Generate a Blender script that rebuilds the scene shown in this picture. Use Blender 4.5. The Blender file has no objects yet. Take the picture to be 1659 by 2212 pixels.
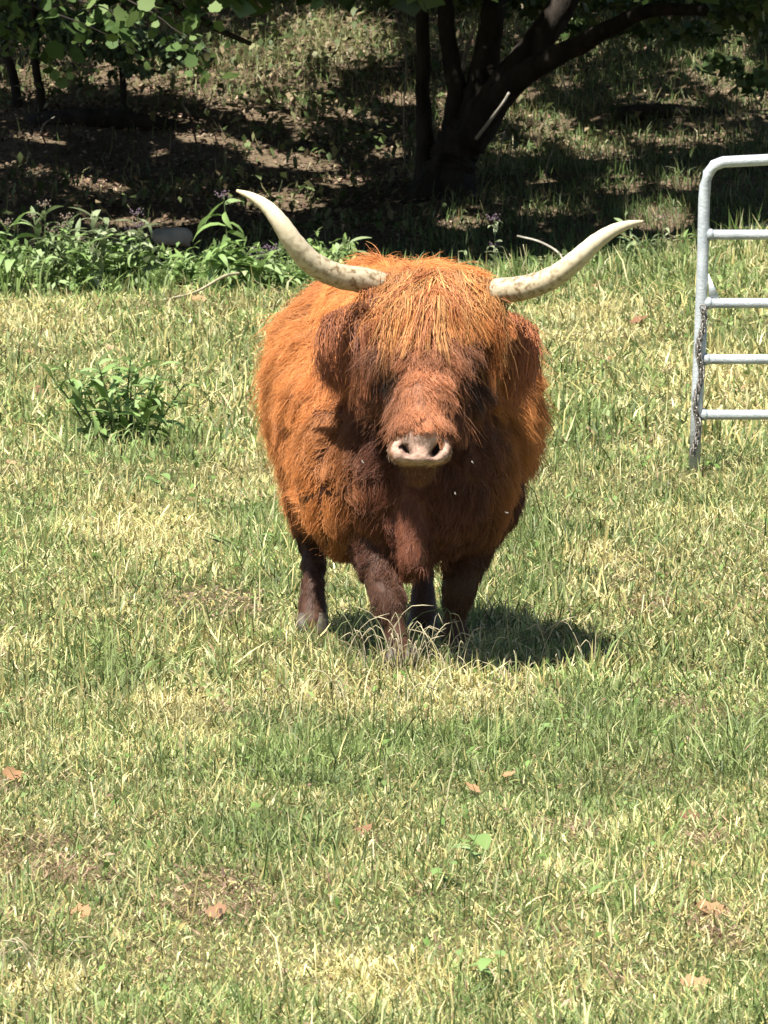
import bpy, bmesh, math, random
import numpy as np
from mathutils import Vector, Matrix
from mathutils.bvhtree import BVHTree
from mathutils.kdtree import KDTree

R = np.random.default_rng(7)
random.seed(7)
sc = bpy.context.scene
COL = sc.collection

# ------------------------------------------------------------------ camera
CAM_H, FPX, HOR = 1.8, 15000.0, 80.0          # eye height (m), focal length and horizon in 1659x2212 picture units
PITCH = math.atan((1106 - HOR) / FPX)
cd = bpy.data.cameras.new('camera')
cd.sensor_fit = 'HORIZONTAL'; cd.sensor_width = 36; cd.lens = 36 * FPX / 1659
cd.clip_end = 3000
cam = bpy.data.objects.new('camera', cd); COL.objects.link(cam)
cam.location = (0, 0, CAM_H); cam.rotation_euler = (math.pi / 2 - PITCH, 0, 0)
sc.camera = cam
cd.dof.use_dof = True; cd.dof.focus_distance = 21.0; cd.dof.aperture_fstop = 58     # slight softness far off and close by
# ------------------------------------------------------------------ light
SUNV = Vector((-0.30, -0.44, 1.0)).normalized()   # towards the sun
w = bpy.data.worlds.new('World'); sc.world = w; w.use_nodes = True
nt = w.node_tree; bgn = nt.nodes['Background']
sky = nt.nodes.new('ShaderNodeTexSky'); sky.sky_type = 'NISHITA'; sky.sun_disc = False
sky.sun_elevation = math.asin(SUNV.z); sky.sun_rotation = math.atan2(SUNV.x, SUNV.y)
nt.links.new(sky.outputs[0], bgn.inputs[0]); bgn.inputs[1].default_value = 0.05
sl = bpy.data.lights.new('sun', 'SUN'); sl.energy = 5.0; sl.angle = math.radians(0.53); sl.color = (1, 0.95, 0.87)
so = bpy.data.objects.new('sun', sl); COL.objects.link(so)
so.rotation_euler = SUNV.to_track_quat('Z', 'Y').to_euler()
sc.view_settings.view_transform = 'Standard'; sc.view_settings.look = 'None'
sc.view_settings.gamma = 1; sc.view_settings.use_curve_mapping = False
sc.view_settings.exposure = 1.32
sc.render.engine = 'CYCLES'
cy = sc.cycles
cy.max_bounces = 6; cy.diffuse_bounces = 3; cy.glossy_bounces = 2; cy.transmission_bounces = 3; cy.transparent_max_bounces = 4
cy.caustics_reflective = False; cy.caustics_refractive = False
cy.use_denoising = True

# ------------------------------------------------------------------ helpers
_c, _s = math.cos(PITCH), math.sin(PITCH)
def at(u, v, Y):
    """world point at distance Y that shows at (u, v) of the photograph"""
    dx, dn = (u - 829.5), (1106 - v)
    ry = FPX * _c + dn * _s; rz = -FPX * _s + dn * _c
    t = Y / ry
    return Vector((dx * t, Y, CAM_H + rz * t))
def proj(p):
    p = np.asarray(p, float)
    x, y, z = p[..., 0], p[..., 1], p[..., 2] - CAM_H
    dep = y * _c - z * _s; up = y * _s + z * _c
    return 829.5 + FPX * x / dep, 1106 - FPX * up / dep
def smooth(a, b, x):
    t = np.clip((np.asarray(x, float) - a) / (b - a), 0, 1); return t * t * (3 - 2 * t)
_lat = np.random.default_rng(3).random((256, 256))
def noise(x, y, f=1.0, o=0):
    x = np.asarray(x, float) * f + 37.3 * o + 1000; y = np.asarray(y, float) * f + 91.7 * o + 1000
    xi = np.floor(x).astype(int); yi = np.floor(y).astype(int); fx = x - xi; fy = y - yi
    fx = fx * fx * (3 - 2 * fx); fy = fy * fy * (3 - 2 * fy)
    g = lambda i, j: _lat[i % 256, j % 256]
    a = g(xi, yi) * (1 - fx) + g(xi + 1, yi) * fx; b = g(xi, yi + 1) * (1 - fx) + g(xi + 1, yi + 1) * fx
    return (a * (1 - fy) + b * fy) * 2 - 1
def fbm(x, y, f=1.0, o=0):
    return noise(x, y, f, o) * .55 + noise(x, y, f * 2.1, o + 5) * .3 + noise(x, y, f * 4.3, o + 9) * .15
def edge_y(x):                                  # far rim of the pasture
    return 50.3 + 0.35 * noise(x, 0, .7, 1) + 0.6 * smooth(1.0, 3.0, x)
def H(x, y):
    x = np.asarray(x, float); y = np.asarray(y, float)
    p = .035 * fbm(x, y, .6) + .02 * noise(x, y, 1.7, 2) + .010 * noise(x, y, 2.3, 12)
    p = p + .27 * smooth(.6, 3.2, x) * smooth(33, 50, y)
    e = edge_y(x)
    dip = -1.0 * smooth(0, 1.3, y - e) + .62 * smooth(2.4, 6.0, y - e)
    hill = .108 * np.clip(y - 56, 0, None) + .05 * np.clip(y - 66, 0, None)
    hill = np.where(y > 110, .158 * (y - 56) - .1 * (y - 110) + (-.5), hill)
    hill = np.minimum(hill, 40)
    rough = smooth(52, 58, y) * (.22 * fbm(x, y, .32, 3) + .09 * noise(x, y, 1.3, 4))
    return p * (1 - smooth(56, 62, y) * .5) + dip + hill + rough + .04 * np.clip(x, -30, 30) * smooth(58, 70, y)
def hz(x, y): return float(H(x, y))
def ground_at(u, v):                            # first hit of a picture ray with the ground
    lo = None
    for Y in np.arange(12, 100, .25):
        p = at(u, v, Y)
        if p.z < hz(p.x, p.y):
            lo = p; break
    return lo if lo is not None else at(u, v, 90)

def tag(o, label=None, cat=None, group=None, kind=None):
    if label: o['label'] = label
    if cat: o['category'] = cat
    if group: o['group'] = group
    if kind: o['kind'] = kind
    return o
def empty(name, loc=(0, 0, 0), rz=0):
    o = bpy.data.objects.new(name, None); COL.objects.link(o); o.location = loc; o.rotation_euler = (0, 0, rz)
    o.empty_display_size = .1
    return o
def mesh_np(name, verts, faces, cols=None, smooth_sh=False):
    """verts (N,3); faces: list of int arrays (each (M,k))"""
    me = bpy.data.meshes.new(name)
    verts = np.ascontiguousarray(verts, dtype=np.float32)
    if not isinstance(faces, (list, tuple)): faces = [faces]
    faces = [np.asarray(f, dtype=np.int32) for f in faces if len(f)]
    loops = np.concatenate([f.ravel() for f in faces]).astype(np.int32)
    tot = np.concatenate([np.full(len(f), f.shape[1], np.int32) for f in faces])
    start = np.concatenate([[0], np.cumsum(tot)[:-1]]).astype(np.int32)
    me.vertices.add(len(verts)); me.vertices.foreach_set('co', verts.ravel())
    me.loops.add(len(loops)); me.loops.foreach_set('vertex_index', loops)
    me.polygons.add(len(tot)); me.polygons.foreach_set('loop_start', start)
    if smooth_sh: me.polygons.foreach_set('use_smooth', np.ones(len(tot), bool))
    if cols is not None:
        a = me.attributes.new('Col', 'FLOAT_COLOR', 'POINT')
        c = np.ones((len(verts), 4), np.float32); c[:, :3] = cols
        a.data.foreach_set('color', c.ravel())
    me.update(calc_edges=True); me.validate()
    return me
def add(name, me, mat, parent=None, base=None):
    if mat is not None and len(me.materials) == 0: me.materials.append(mat)
    o = bpy.data.objects.new(name, me); COL.objects.link(o)
    if parent is not None:
        o.parent = parent
        if base is not None: o.location = -Vector(base)
    return o
def add_part(name, me, mat, thing, base):      # vertices in world space -> local to the thing's base
    co = np.empty(len(me.vertices) * 3, np.float32); me.vertices.foreach_get('co', co)
    co = co.reshape(-1, 3) - np.asarray(base, np.float32); me.vertices.foreach_set('co', co.ravel()); me.update()
    return add(name, me, mat, thing)
def tube(pts, rads, n=8, cap=True, wob=0.0, flat=1.0):
    """tapered tube along a polyline -> (verts, [quads, tris])"""
    pts = [Vector(p) for p in pts]; V = []; Q = []; T = []
    up = Vector((.31, .2, .93))
    for i, p in enumerate(pts):
        d = (pts[min(i + 1, len(pts) - 1)] - pts[max(i - 1, 0)]).normalized()
        a = d.cross(up)
        if a.length < .05: a = d.cross(Vector((1, 0, 0)))
        a.normalize(); b = d.cross(a).normalized()
        for k in range(n):
            t = 2 * math.pi * k / n
            r = rads[i] * (1 + wob * (random.random() - .5))
            V.append(p + a * math.cos(t) * r + b * math.sin(t) * r * flat)
    for i in range(len(pts) - 1):
        for k in range(n):
            Q.append((i * n + k, i * n + (k + 1) % n, (i + 1) * n + (k + 1) % n, (i + 1) * n + k))
    if cap:
        for i in (0, len(pts) - 1):
            V.append(pts[i]); c = len(V) - 1
            for k in range(n):
                T.append((i * n + k, i * n + (k + 1) % n, c) if i else (i * n + (k + 1) % n, i * n + k, c))
    return np.array([tuple(v) for v in V]), [np.array(Q), np.array(T)] if T else [np.array(Q)]
def join(parts):
    V = []; F = {}; n = 0
    for v, fs in parts:
        V.append(v)
        for f in fs:
            if len(f): F.setdefault(f.shape[1], []).append(np.asarray(f) + n)
        n += len(v)
    return np.concatenate(V), [np.concatenate(x) for x in F.values()]
def spline(pts, n):
    """Catmull-Rom through the points (any dimension)"""
    P = np.array([list(p) for p in pts], float)
    P = np.vstack([2 * P[0] - P[1], P, 2 * P[-1] - P[-2]])
    m = len(P) - 3; out = []
    for t in np.linspace(0, m - 1e-6, n):
        i = int(t); f = t - i; a, b, c, d = P[i:i + 4]
        out.append(.5 * ((2 * b) + (-a + c) * f + (2 * a - 5 * b + 4 * c - d) * f * f + (-a + 3 * b - 3 * c + d) * f ** 3))
    return np.array(out)

# ------------------------------------------------------------------ materials
def newmat(name):
    m = bpy.data.materials.new(name); m.use_nodes = True
    return m, m.node_tree, m.node_tree.nodes['Principled BSDF']
def ramp(t, stops):
    r = t.nodes.new('ShaderNodeValToRGB'); e = r.color_ramp.elements
    while len(e) < len(stops): e.new(.5)
    for el, (p, c) in zip(e, stops): el.position = p; el.color = (*c, 1)
    return r
def noise_mat(name, stops, scale=8, rough=.8, detail=6, bump=0, bscale=40, spec=.3, metal=0, stretch=None):
    m, t, b = newmat(name)
    tc = t.nodes.new('ShaderNodeTexCoord'); src = tc.outputs['Object']
    if stretch:
        mp = t.nodes.new('ShaderNodeMapping'); mp.inputs['Scale'].default_value = stretch
        t.links.new(src, mp.inputs[0]); src = mp.outputs[0]
    n = t.nodes.new('ShaderNodeTexNoise'); n.inputs['Scale'].default_value = scale; n.inputs['Detail'].default_value = detail
    t.links.new(src, n.inputs['Vector'])
    r = ramp(t, stops); t.links.new(n.outputs[0], r.inputs[0]); t.links.new(r.outputs[0], b.inputs['Base Color'])
    b.inputs['Roughness'].default_value = rough; b.inputs['Metallic'].default_value = metal
    b.inputs['Specular IOR Level'].default_value = spec
    if bump:
        n2 = t.nodes.new('ShaderNodeTexNoise'); n2.inputs['Scale'].default_value = bscale; n2.inputs['Detail'].default_value = 5
        t.links.new(src, n2.inputs['Vector'])
        bp = t.nodes.new('ShaderNodeBump'); bp.inputs['Strength'].default_value = bump; bp.inputs['Distance'].default_value = .02
        t.links.new(n2.outputs[0], bp.inputs['Height']); t.links.new(bp.outputs[0], b.inputs['Normal'])
    return m
def leaf_mat(name, rough=.45, spec=.35, trans=.3, tint=None):
    """colour from the mesh's own Col attribute, some light passing through"""
    m, t, b = newmat(name)
    a = t.nodes.new('ShaderNodeAttribute'); a.attribute_name = 'Col'
    csrc = a.outputs['Color']
    if tint is not None:
        oi = t.nodes.new('ShaderNodeObjectInfo')
        r = ramp(t, tint); t.links.new(oi.outputs['Random'], r.inputs[0]); csrc = r.outputs[0]
    t.links.new(csrc, b.inputs['Base Color'])
    b.inputs['Roughness'].default_value = rough; b.inputs['Specular IOR Level'].default_value = spec
    tr = t.nodes.new('ShaderNodeBsdfTranslucent'); t.links.new(csrc, tr.inputs[0])
    mx = t.nodes.new('ShaderNodeMixShader'); mx.inputs[0].default_value = trans
    t.links.new(b.outputs[0], mx.inputs[1]); t.links.new(tr.outputs[0], mx.inputs[2])
    t.links.new(mx.outputs[0], t.nodes['Material Output'].inputs[0])
    return m
def hair_mat(name, rough=.45, spec=.25):
    m, t, b = newmat(name)
    a = t.nodes.new('ShaderNodeAttribute'); a.attribute_name = 'Col'
    t.links.new(a.outputs['Color'], b.inputs['Base Color'])
    b.inputs['Roughness'].default_value = rough; b.inputs['Specular IOR Level'].default_value = spec
    return m

M = {}
M['grass'] = leaf_mat('grass_blades', .5, .3, .3)
M['leaves'] = leaf_mat('tree_leaves', .45, .4, .28)
M['weed'] = leaf_mat('weed_leaves', .5, .2, .3)
M['litter'] = leaf_mat('dry_leaves', .75, .15, .1)
M['fur'] = hair_mat('fur_strands')
M['bark'] = noise_mat('bark', [(.3, (.012, .010, .008)), (.7, (.05, .04, .032))], 9, .9, 8, .8, 30, .2, stretch=(1, 1, .25))
M['palebark'] = noise_mat('pale_bark', [(.3, (.16, .14, .11)), (.65, (.42, .39, .33))], 7, .85, 6, .4, 40, .2, stretch=(1, 1, .3))
M['twig'] = noise_mat('dry_stalk', [(.3, (.30, .25, .15)), (.7, (.52, .46, .30))], 20, .8)
M['stem'] = noise_mat('green_stem', [(.3, (.06, .09, .03)), (.7, (.13, .16, .06))], 20, .6)
M['rock'] = noise_mat('rock', [(.25, (.15, .135, .11)), (.75, (.33, .30, .25))], 5, .9, 8, .7, 18, .25)

def ground_material():
    m, t, b = newmat('pasture_soil')
    geo = t.nodes.new('ShaderNodeNewGeometry')
    n1 = t.nodes.new('ShaderNodeTexNoise'); n1.inputs['Scale'].default_value = .9; n1.inputs['Detail'].default_value = 8
    n2 = t.nodes.new('ShaderNodeTexNoise'); n2.inputs['Scale'].default_value = 22; n2.inputs['Detail'].default_value = 8
    t.links.new(geo.outputs['Position'], n1.inputs['Vector']); t.links.new(geo.outputs['Position'], n2.inputs['Vector'])
    g = ramp(t, [(.25, (.05, .06, .02)), (.5, (.10, .095, .04)), (.75, (.16, .125, .07))])
    l = ramp(t, [(.3, (.04, .032, .02)), (.48, (.10, .075, .048)), (.6, (.15, .115, .075)), (.75, (.075, .09, .035))])
    t.links.new(n1.outputs[0], g.inputs[0])
    mxn = t.nodes.new('ShaderNodeMath'); mxn.operation = 'MULTIPLY_ADD'
    mxn.inputs[1].default_value = .5; t.links.new(n2.outputs[0], mxn.inputs[0])
    h = t.nodes.new('ShaderNodeMath'); h.operation = 'MULTIPLY'; h.inputs[1].default_value = .5
    t.links.new(n1.outputs[0], h.inputs[0]); t.links.new(h.outputs[0], mxn.inputs[2]); t.links.new(mxn.outputs[0], l.inputs[0])
    sp = t.nodes.new('ShaderNodeSeparateXYZ'); t.links.new(geo.outputs['Position'], sp.inputs[0])
    mr = t.nodes.new('ShaderNodeMapRange'); mr.inputs['From Min'].default_value = 50.2; mr.inputs['From Max'].default_value = 51.5
    t.links.new(sp.outputs['Y'], mr.inputs['Value'])
    mix = t.nodes.new('ShaderNodeMix'); mix.data_type = 'RGBA'
    t.links.new(mr.outputs[0], mix.inputs['Factor']); t.links.new(g.outputs[0], mix.inputs['A']); t.links.new(l.outputs[0], mix.inputs['B'])
    t.links.new(mix.outputs['Result'], b.inputs['Base Color'])
    b.inputs['Roughness'].default_value = .95; b.inputs['Specular IOR Level'].default_value = .1
    bp = t.nodes.new('ShaderNodeBump'); bp.inputs['Strength'].default_value = .7; bp.inputs['Distance'].default_value = .04
    t.links.new(n2.outputs[0], bp.inputs['Height']); t.links.new(bp.outputs[0], b.inputs['Normal'])
    return m
M['ground'] = ground_material()

# ------------------------------------------------------------------ ground
def axis(*segs):
    out = []
    for a, b, s in segs: out += list(np.arange(a, b - 1e-6, s))
    return np.array(out + [segs[-1][1]])
gx = axis((-300, -60, 30), (-60, -12, 3), (-12, -6, .5), (-6, 6, .14), (6, 12, .5), (12, 60, 3), (60, 300, 30))
gy = axis((-100, 0, 20), (0, 11, 1), (11, 48, .2), (48, 60, .12), (60, 84, .18), (84, 110, 1), (110, 200, 6), (200, 500, 30))
GX, GY = np.meshgrid(gx, gy)
gv = np.stack([GX.ravel(), GY.ravel(), H(GX, GY).ravel() - .008], 1)       # soil just below the grass roots
ii = np.arange(len(gx) * len(gy)).reshape(len(gy), len(gx))
gq = np.stack([ii[:-1, :-1].ravel(), ii[:-1, 1:].ravel(), ii[1:, 1:].ravel(), ii[1:, :-1].ravel()], 1)
tag(add('ground', mesh_np('ground', gv, gq, smooth_sh=True), M['ground']), kind='structure')

# ------------------------------------------------------------------ where sun gets through the canopy (picture ellipses)
LIT = [(620, 345, 120, 20, -8), (480, 305, 110, 13, -8), (215, 402, 70, 13, -8), (60, 365, 80, 9, -8), (450, 195, 110, 35, -14),
       (310, 170, 60, 35, 0), (80, 180, 75, 35, 0), (570, 150, 110, 50, 0), (720, 90, 120, 60, 0), (600, 255, 90, 16, -10),
       (1140, 258, 110, 16, -4), (1290, 325, 90, 22, -10), (1200, 295, 80, 14, -6), (1600, 185, 130, 42, -22), (1250, 110, 60, 22, 0),
       (1340, 395, 50, 22, 0), (600, 435, 100, 22, 0), (1470, 225, 60, 14, 0), (1100, 205, 60, 20, 0), (840, 330, 40, 14, 0),
       (1480, 395, 60, 12, 0), (150, 90, 90, 40, 0), (960, 240, 20, 40, 0), (1180, 395, 40, 10, 0), (380, 255, 60, 8, -8), (1000, 480, 60, 16, 0), (300, 480, 120, 12, 0),
       (1430, 470, 70, 30, 0), (690, 235, 150, 12, -10), (880, 215, 60, 12, 0), (1400, 300, 90, 10, -6), (1120, 330, 70, 10, 0), (740, 395, 60, 10, 0), (90, 300, 70, 7, -8), (1560, 300, 70, 10, 0), (1180, 455, 60, 12, 0)]
HALF = [(660, 150, 300, 110, .22), (1380, 190, 300, 120, -.05), (250, 160, 260, 70, .2), (1620, 150, 140, 120, .45), (560, 320, 260, 50, .2)]
def lit(u, v):
    out = np.zeros(np.shape(u))
    for (a, b, ru, rv, ang) in LIT:
        c, s = math.cos(math.radians(-ang)), math.sin(math.radians(-ang))
        du, dv = u - a, v - b
        p, q = du * c + dv * s, -du * s + dv * c
        d = (p / ru) ** 2 + (q / rv) ** 2
        out = np.maximum(out, np.clip(1.7 - d, 0, 1))
    for (a, b, ru, rv, k) in HALF:
        nz = noise(u, v * 2.6, .016, 95) + .5 * noise(u, v * 2.6, .04, 96)
        out = np.maximum(out, np.clip(1.4 - ((u - a) / ru) ** 2 - ((v - b) / rv) ** 2, 0, 1) * smooth(.55 - k, .75 - k, nz))
    return out
S3 = np.array(SUNV)
def shadow_point(p):
    """where the shadow of points p lands on the ground"""
    t = (p[:, 2] - .5) / S3[2]
    for _ in range(6):
        q = p - S3 * t[:, None]
        t = t + (q[:, 2] - H(q[:, 0], q[:, 1])) / S3[2] * .85
    return p - S3 * t[:, None]

# ------------------------------------------------------------------ grass and other ground cover
def blades(x, y, L, wd, lean, azi, col, bend=.6, z0=None):
    """one curved two-step blade per root"""
    n = len(x); z = H(x, y) if z0 is None else z0
    root = np.stack([x, y, z - .004], 1)
    d = np.stack([np.cos(azi), np.sin(azi), np.zeros(n)], 1)
    a1 = lean; a2 = np.clip(lean + bend * R.uniform(-.4, 1.9, n), -.6, 2.1)
    up = np.array([0, 0, 1.])
    mid = root + (d * np.sin(a1)[:, None] + up * np.cos(a1)[:, None]) * (L * .55)[:, None]
    tip = mid + (d * np.sin(a2)[:, None] + up * np.cos(a2)[:, None]) * (L * .45)[:, None]
    tip[:, 2] = np.maximum(tip[:, 2], z + .004)
    sa = R.uniform(-1, 1, n) * .9                     # blade faces roughly the viewer or the sky
    side = np.stack([np.cos(sa), np.sin(sa), R.uniform(-.3, .3, n)], 1) * (wd * .5)[:, None]
    V = np.empty((n, 5, 3)); V[:, 0] = root - side; V[:, 1] = root + side
    V[:, 2] = mid + side * .85; V[:, 3] = mid - side * .85; V[:, 4] = tip
    i = np.arange(n)[:, None] * 5
    C = np.repeat(col[:, None, :], 5, 1); C[:, :2] *= .8; C[:, 4] *= 1.12
    return V.reshape(-1, 3), [i + np.array([[0, 1, 2, 3]]), i + np.array([[3, 2, 4]])], C.reshape(-1, 3)
def frustum_xy(n, y0, y1, margin, power=1.0):
    y = y0 + (y1 - y0) * R.random(n) ** power
    hw = 829.5 / FPX * y + margin
    # keep density even across the widening strip
    keep = R.random(n) < hw / (829.5 / FPX * y1 + margin)
    y = y[keep]; hw = hw[keep]
    return R.uniform(-1, 1, len(y)) * hw, y
GREEN = np.array([[.15, .215, .068], [.20, .265, .092], [.25, .30, .13], [.08, .12, .04]])
STRAW = np.array([[.46, .42, .18], [.56, .53, .26], [.36, .31, .13], [.62, .58, .34]])
BROWN = np.array([[.25, .175, .11], [.18, .12, .085], [.34, .25, .17]])
# patches that can be made out in the photograph (u, v, ru, rv): straw, brown and green
P_STRAW = [(850, 1500, 330, 60), (420, 1540, 120, 70), (60, 700, 200, 50), (560, 1040, 160, 60), (1560, 850, 140, 90), (1290, 1240, 90, 60), (800, 2130, 180, 60), (70, 2130, 120, 70), (1300, 720, 160, 60), (300, 1130, 160, 60)]
P_BROWN = [(430, 1930, 130, 60), (120, 1850, 140, 60), (1230, 1790, 70, 30), (1490, 1800, 60, 25), (790, 1820, 40, 20), (700, 660, 160, 20), (500, 1310, 110, 40), (1520, 1560, 60, 40), (20, 1690, 50, 30), (1390, 1300, 60, 40), (1560, 2000, 70, 40), (1300, 2100, 60, 30), (400, 655, 100, 12), (100, 765, 60, 10)]
P_GREEN = [(600, 1180, 120, 110), (1180, 1200, 90, 90), (230, 1420, 130, 60), (1000, 1620, 240, 60), (1300, 1590, 160, 80), (560, 1790, 180, 60), (1560, 1620, 110, 80), (1050, 2150, 120, 60), (270, 950, 140, 60), (1450, 600, 200, 50), (300, 600, 400, 30), (1250, 930, 80, 60), (640, 1640, 150, 50)]
def patch(P, u, v):
    o = np.zeros(np.shape(u))
    for (a, b, ru, rv) in P: o = np.maximum(o, np.clip(1.3 - ((u - a) / ru) ** 2 - ((v - b) / rv) ** 2, 0, 1))
    return o
def grass_colour(x, y):
    n = len(x)
    u, v = proj(np.stack([x, y, H(x, y)], 1))
    f = fbm(x, y, .9, 11); g = fbm(x, y, 2.4, 13)
    wob = 60 * noise(x, y, 3, 21); u2 = u + wob; v2 = v + .5 * wob
    ps = np.clip(.40 - .12 * smooth(20, 15, y) + .34 * f + .26 * g + .50 * patch(P_STRAW, u2, v2) - .38 * patch(P_GREEN, u2, v2), .06, .92)
    pb = np.clip(.05 + .09 * smooth(19, 14, y) + .22 * fbm(x, y, 1.7, 17) + .55 * patch(P_BROWN, u2, v2), .02, .8)
    r = R.random(n)
    col = GREEN[R.integers(0, 4, n)].copy()
    s = r < ps; col[s] = STRAW[R.integers(0, 4, s.sum())]
    b = R.random(n) < pb; col[b] = BROWN[R.integers(0, 3, b.sum())]
    col *= R.uniform(.72, 1.38, n)[:, None] * [1.03, 1.0, .92]
    col *= (1 + .16 * noise(x, y, 1.1, 31) + .14 * noise(x, y, 5, 33))[:, None]
    return col, s, b
GB = []
def pasture(n, y0, y1, L0, w0, margin=1.2):
    x, y = frustum_xy(n, y0, y1, margin)
    k = y < edge_y(x) + .15; x, y = x[k], y[k]
    u, v = proj(np.stack([x, y, H(x, y)], 1))
    thin = (R.random(len(x)) > .15 * patch(P_BROWN, u, v)) & ((np.hypot(x - 1.28, (y - 28.35) * .5) > .16) | (R.random(len(x)) < .15)); x, y = x[thin], y[thin]
    col, s, b = grass_colour(x, y); n = len(x)
    tall = 1 + .9 * np.clip(fbm(x, y, 1.3, 41) + .75 * noise(x, y, 6.5, 43), -.62, 1.3)
    L = L0 * tall * np.clip(R.lognormal(0, .42, n), .35, 2.6)
    u, v = proj(np.stack([x, y, H(x, y)], 1)); wob = 60 * noise(x, y, 3, 21)
    L = L * (1 + .75 * patch(P_GREEN, u + wob, v + .5 * wob))
    lean = np.abs(R.normal(.55, .45, n)); flat = R.random(n) < .56
    lean = np.where(flat | b, R.uniform(.9, 1.5, n), np.clip(lean, 0, 1.3))
    GB.append(blades(x, y, L, w0 * R.uniform(.6, 1.5, n), lean, R.uniform(0, 2 * math.pi, n), col))
pasture(300000, 11.5, 19, .027, .0031, .7)
pasture(245000, 18.8, 30, .038, .0045, .8)
pasture(150000, 29.5, 51.2, .062, .0085, .9)
# seed stalks and fresh long blades sticking out of the sward
x, y = frustum_xy(3000, 12, 50, 1.2); n = len(x)
k = y < edge_y(x); x, y = x[k], y[k]; n = len(x)
col = np.where((R.random(n) < .6)[:, None], STRAW[R.integers(0, 4, n)], GREEN[R.integers(0, 3, n)]) * R.uniform(.8, 1.2, n)[:, None]
GB.append(blades(x, y, R.uniform(.10, .19, n), .0028 + y * .00007, np.abs(R.normal(.3, .3, n)), R.uniform(0, 6.28, n), col, .8))
# ranker grass on the far rim
x = R.uniform(-4.6, 4.8, 24000); y = edge_y(x) + R.normal(-.6, .6, len(x)); n = len(x)
k = (y < edge_y(x) + .5) & (R.random(n) < np.clip(.55 + 1.1 * fbm(x, y, 1.5, 45), .05, 1)); x, y = x[k], y[k]; n = len(x)
gsel = R.random(n) < np.clip(.82 - .1 * x, .3, .95)
col = np.where(gsel[:, None], GREEN[R.integers(0, 3, n)] * [1.05, 1.12, .95], STRAW[R.integers(0, 4, n)] * .9) * R.uniform(.6, 1.2, n)[:, None]
GB.append(blades(x, y, R.uniform(.08, .30, n) * np.clip(.75 + fbm(x, y, 1.1, 46), .35, 1.4), R.uniform(.008, .016, n), np.abs(R.normal(.3, .35, n)), R.uniform(0, 6.28, n), col, .9))
V, F = join([(a, b) for a, b, c in GB]); C = np.concatenate([c for a, b, c in GB])
tag(add('grass', mesh_np('grass', V, F, C), M['grass']), 'short trampled green and straw-coloured pasture grass', 'grass', kind='stuff')

# small broad leaves in the sward (clover, plantain)
def small_leaves(x, y, size, col, zoff, tilt=.6, asp=1.6):
    n = len(x); c = np.stack([x, y, H(x, y) + zoff], 1)
    a = R.uniform(0, 6.28, n); tl = R.normal(0, tilt, n)
    d = np.stack([np.cos(a) * np.cos(tl), np.sin(a) * np.cos(tl), np.sin(tl)], 1)
    s = np.stack([-np.sin(a), np.cos(a), R.normal(0, .4, n)], 1)
    V = np.empty((n, 4, 3)); h = (size * .5)[:, None]
    V[:, 0] = c - d * h * asp; V[:, 1] = c + s * h; V[:, 2] = c + d * h * asp; V[:, 3] = c - s * h
    V[:, 1, 2] += size * .25; V[:, 3, 2] += size * .25
    i = np.arange(n)[:, None] * 4
    return V.reshape(-1, 3), [i + np.array([[0, 1, 3]]), i + np.array([[1, 2, 3]])], np.repeat(col, 4, 0)
SL = []
x, y = frustum_xy(110000, 12, 50.5, 1.2)
u, v = proj(np.stack([x, y, H(x, y)], 1))
k = R.random(len(x)) < np.clip(.10 + .35 * fbm(x, y, 1.4, 51) + .7 * patch(P_GREEN, u, v), .02, 1) * np.where(y > 35, .5, 1)
x, y = x[k], y[k]; n = len(x)
col = np.array([[.10, .19, .05], [.15, .25, .08], [.20, .29, .12]])[R.integers(0, 3, n)] * R.uniform(.7, 1.3, n)[:, None]
k = R.random(n) < .7; x, y, col = x[k], y[k], col[k] * [1.08, 1, .85]; n = len(x)
SL.append(small_leaves(x, y, (.004 + y * .00045) * R.uniform(.6, 1.4, n), col, R.uniform(.008, .04, n), .6, R.uniform(1.1, 2.2, n)[:, None]))
x, y = frustum_xy(90000, 11.8, 30, .6)
u, v = proj(np.stack([x, y, H(x, y)], 1)); wob = 60 * noise(x, y, 3, 21)
k = R.random(len(x)) < .12 + .8 * patch(P_BROWN, u + wob, v + .5 * wob); x, y = x[k], y[k]; n = len(x)
col = np.where((R.random(n) < .5)[:, None], BROWN[R.integers(0, 3, n)], STRAW[R.integers(0, 4, n)] * [.9, .8, .75]) * R.uniform(.5, 1.1, n)[:, None]
TH = small_leaves(x, y, R.uniform(.003, .008, n), col, R.uniform(.004, .02, n), .5, R.uniform(1.5, 5, n)[:, None])
tag(add('thatch', mesh_np('thatch', TH[0], TH[1], TH[2]), M['litter']), 'dead brown and straw-coloured thatch lying between the pasture grass', 'thatch', kind='stuff')
V, F = join([(a, b) for a, b, c in SL]); C = np.concatenate([c for a, b, c in SL])
tag(add('clover', mesh_np('clover', V, F, C), M['weed']), 'small broad clover leaves scattered through the pasture grass', 'clover', kind='stuff')

# lush low growth along the rim, left of the cow
x = R.uniform(-4.2, -.2, 6500); y = edge_y(x) - np.abs(R.normal(.3, .8, len(x))) + .25; n = len(x)
hgt = .42 * np.clip(.42 + 1.0 * fbm(x, y, 1.9, 61), .06, 1)
col = np.array([[.20, .29, .09], [.26, .36, .13], [.32, .41, .19], [.13, .20, .065]])[R.integers(0, 4, n)] * R.uniform(.7, 1.25, n)[:, None]
a1 = small_leaves(x, y, R.uniform(.018, .045, n), col, R.random(n) * hgt, .8, R.uniform(1.5, 3.6, n)[:, None])
x2 = R.uniform(.2, 4.4, 5000); y2 = edge_y(x2) - np.abs(R.normal(.1, .35, len(x2))) + .3; n2 = len(x2)
col2 = np.array([[.07, .12, .04], [.11, .16, .06], [.22, .22, .11]])[R.integers(0, 3, n2)] * R.uniform(.6, 1.2, n2)[:, None]
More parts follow.
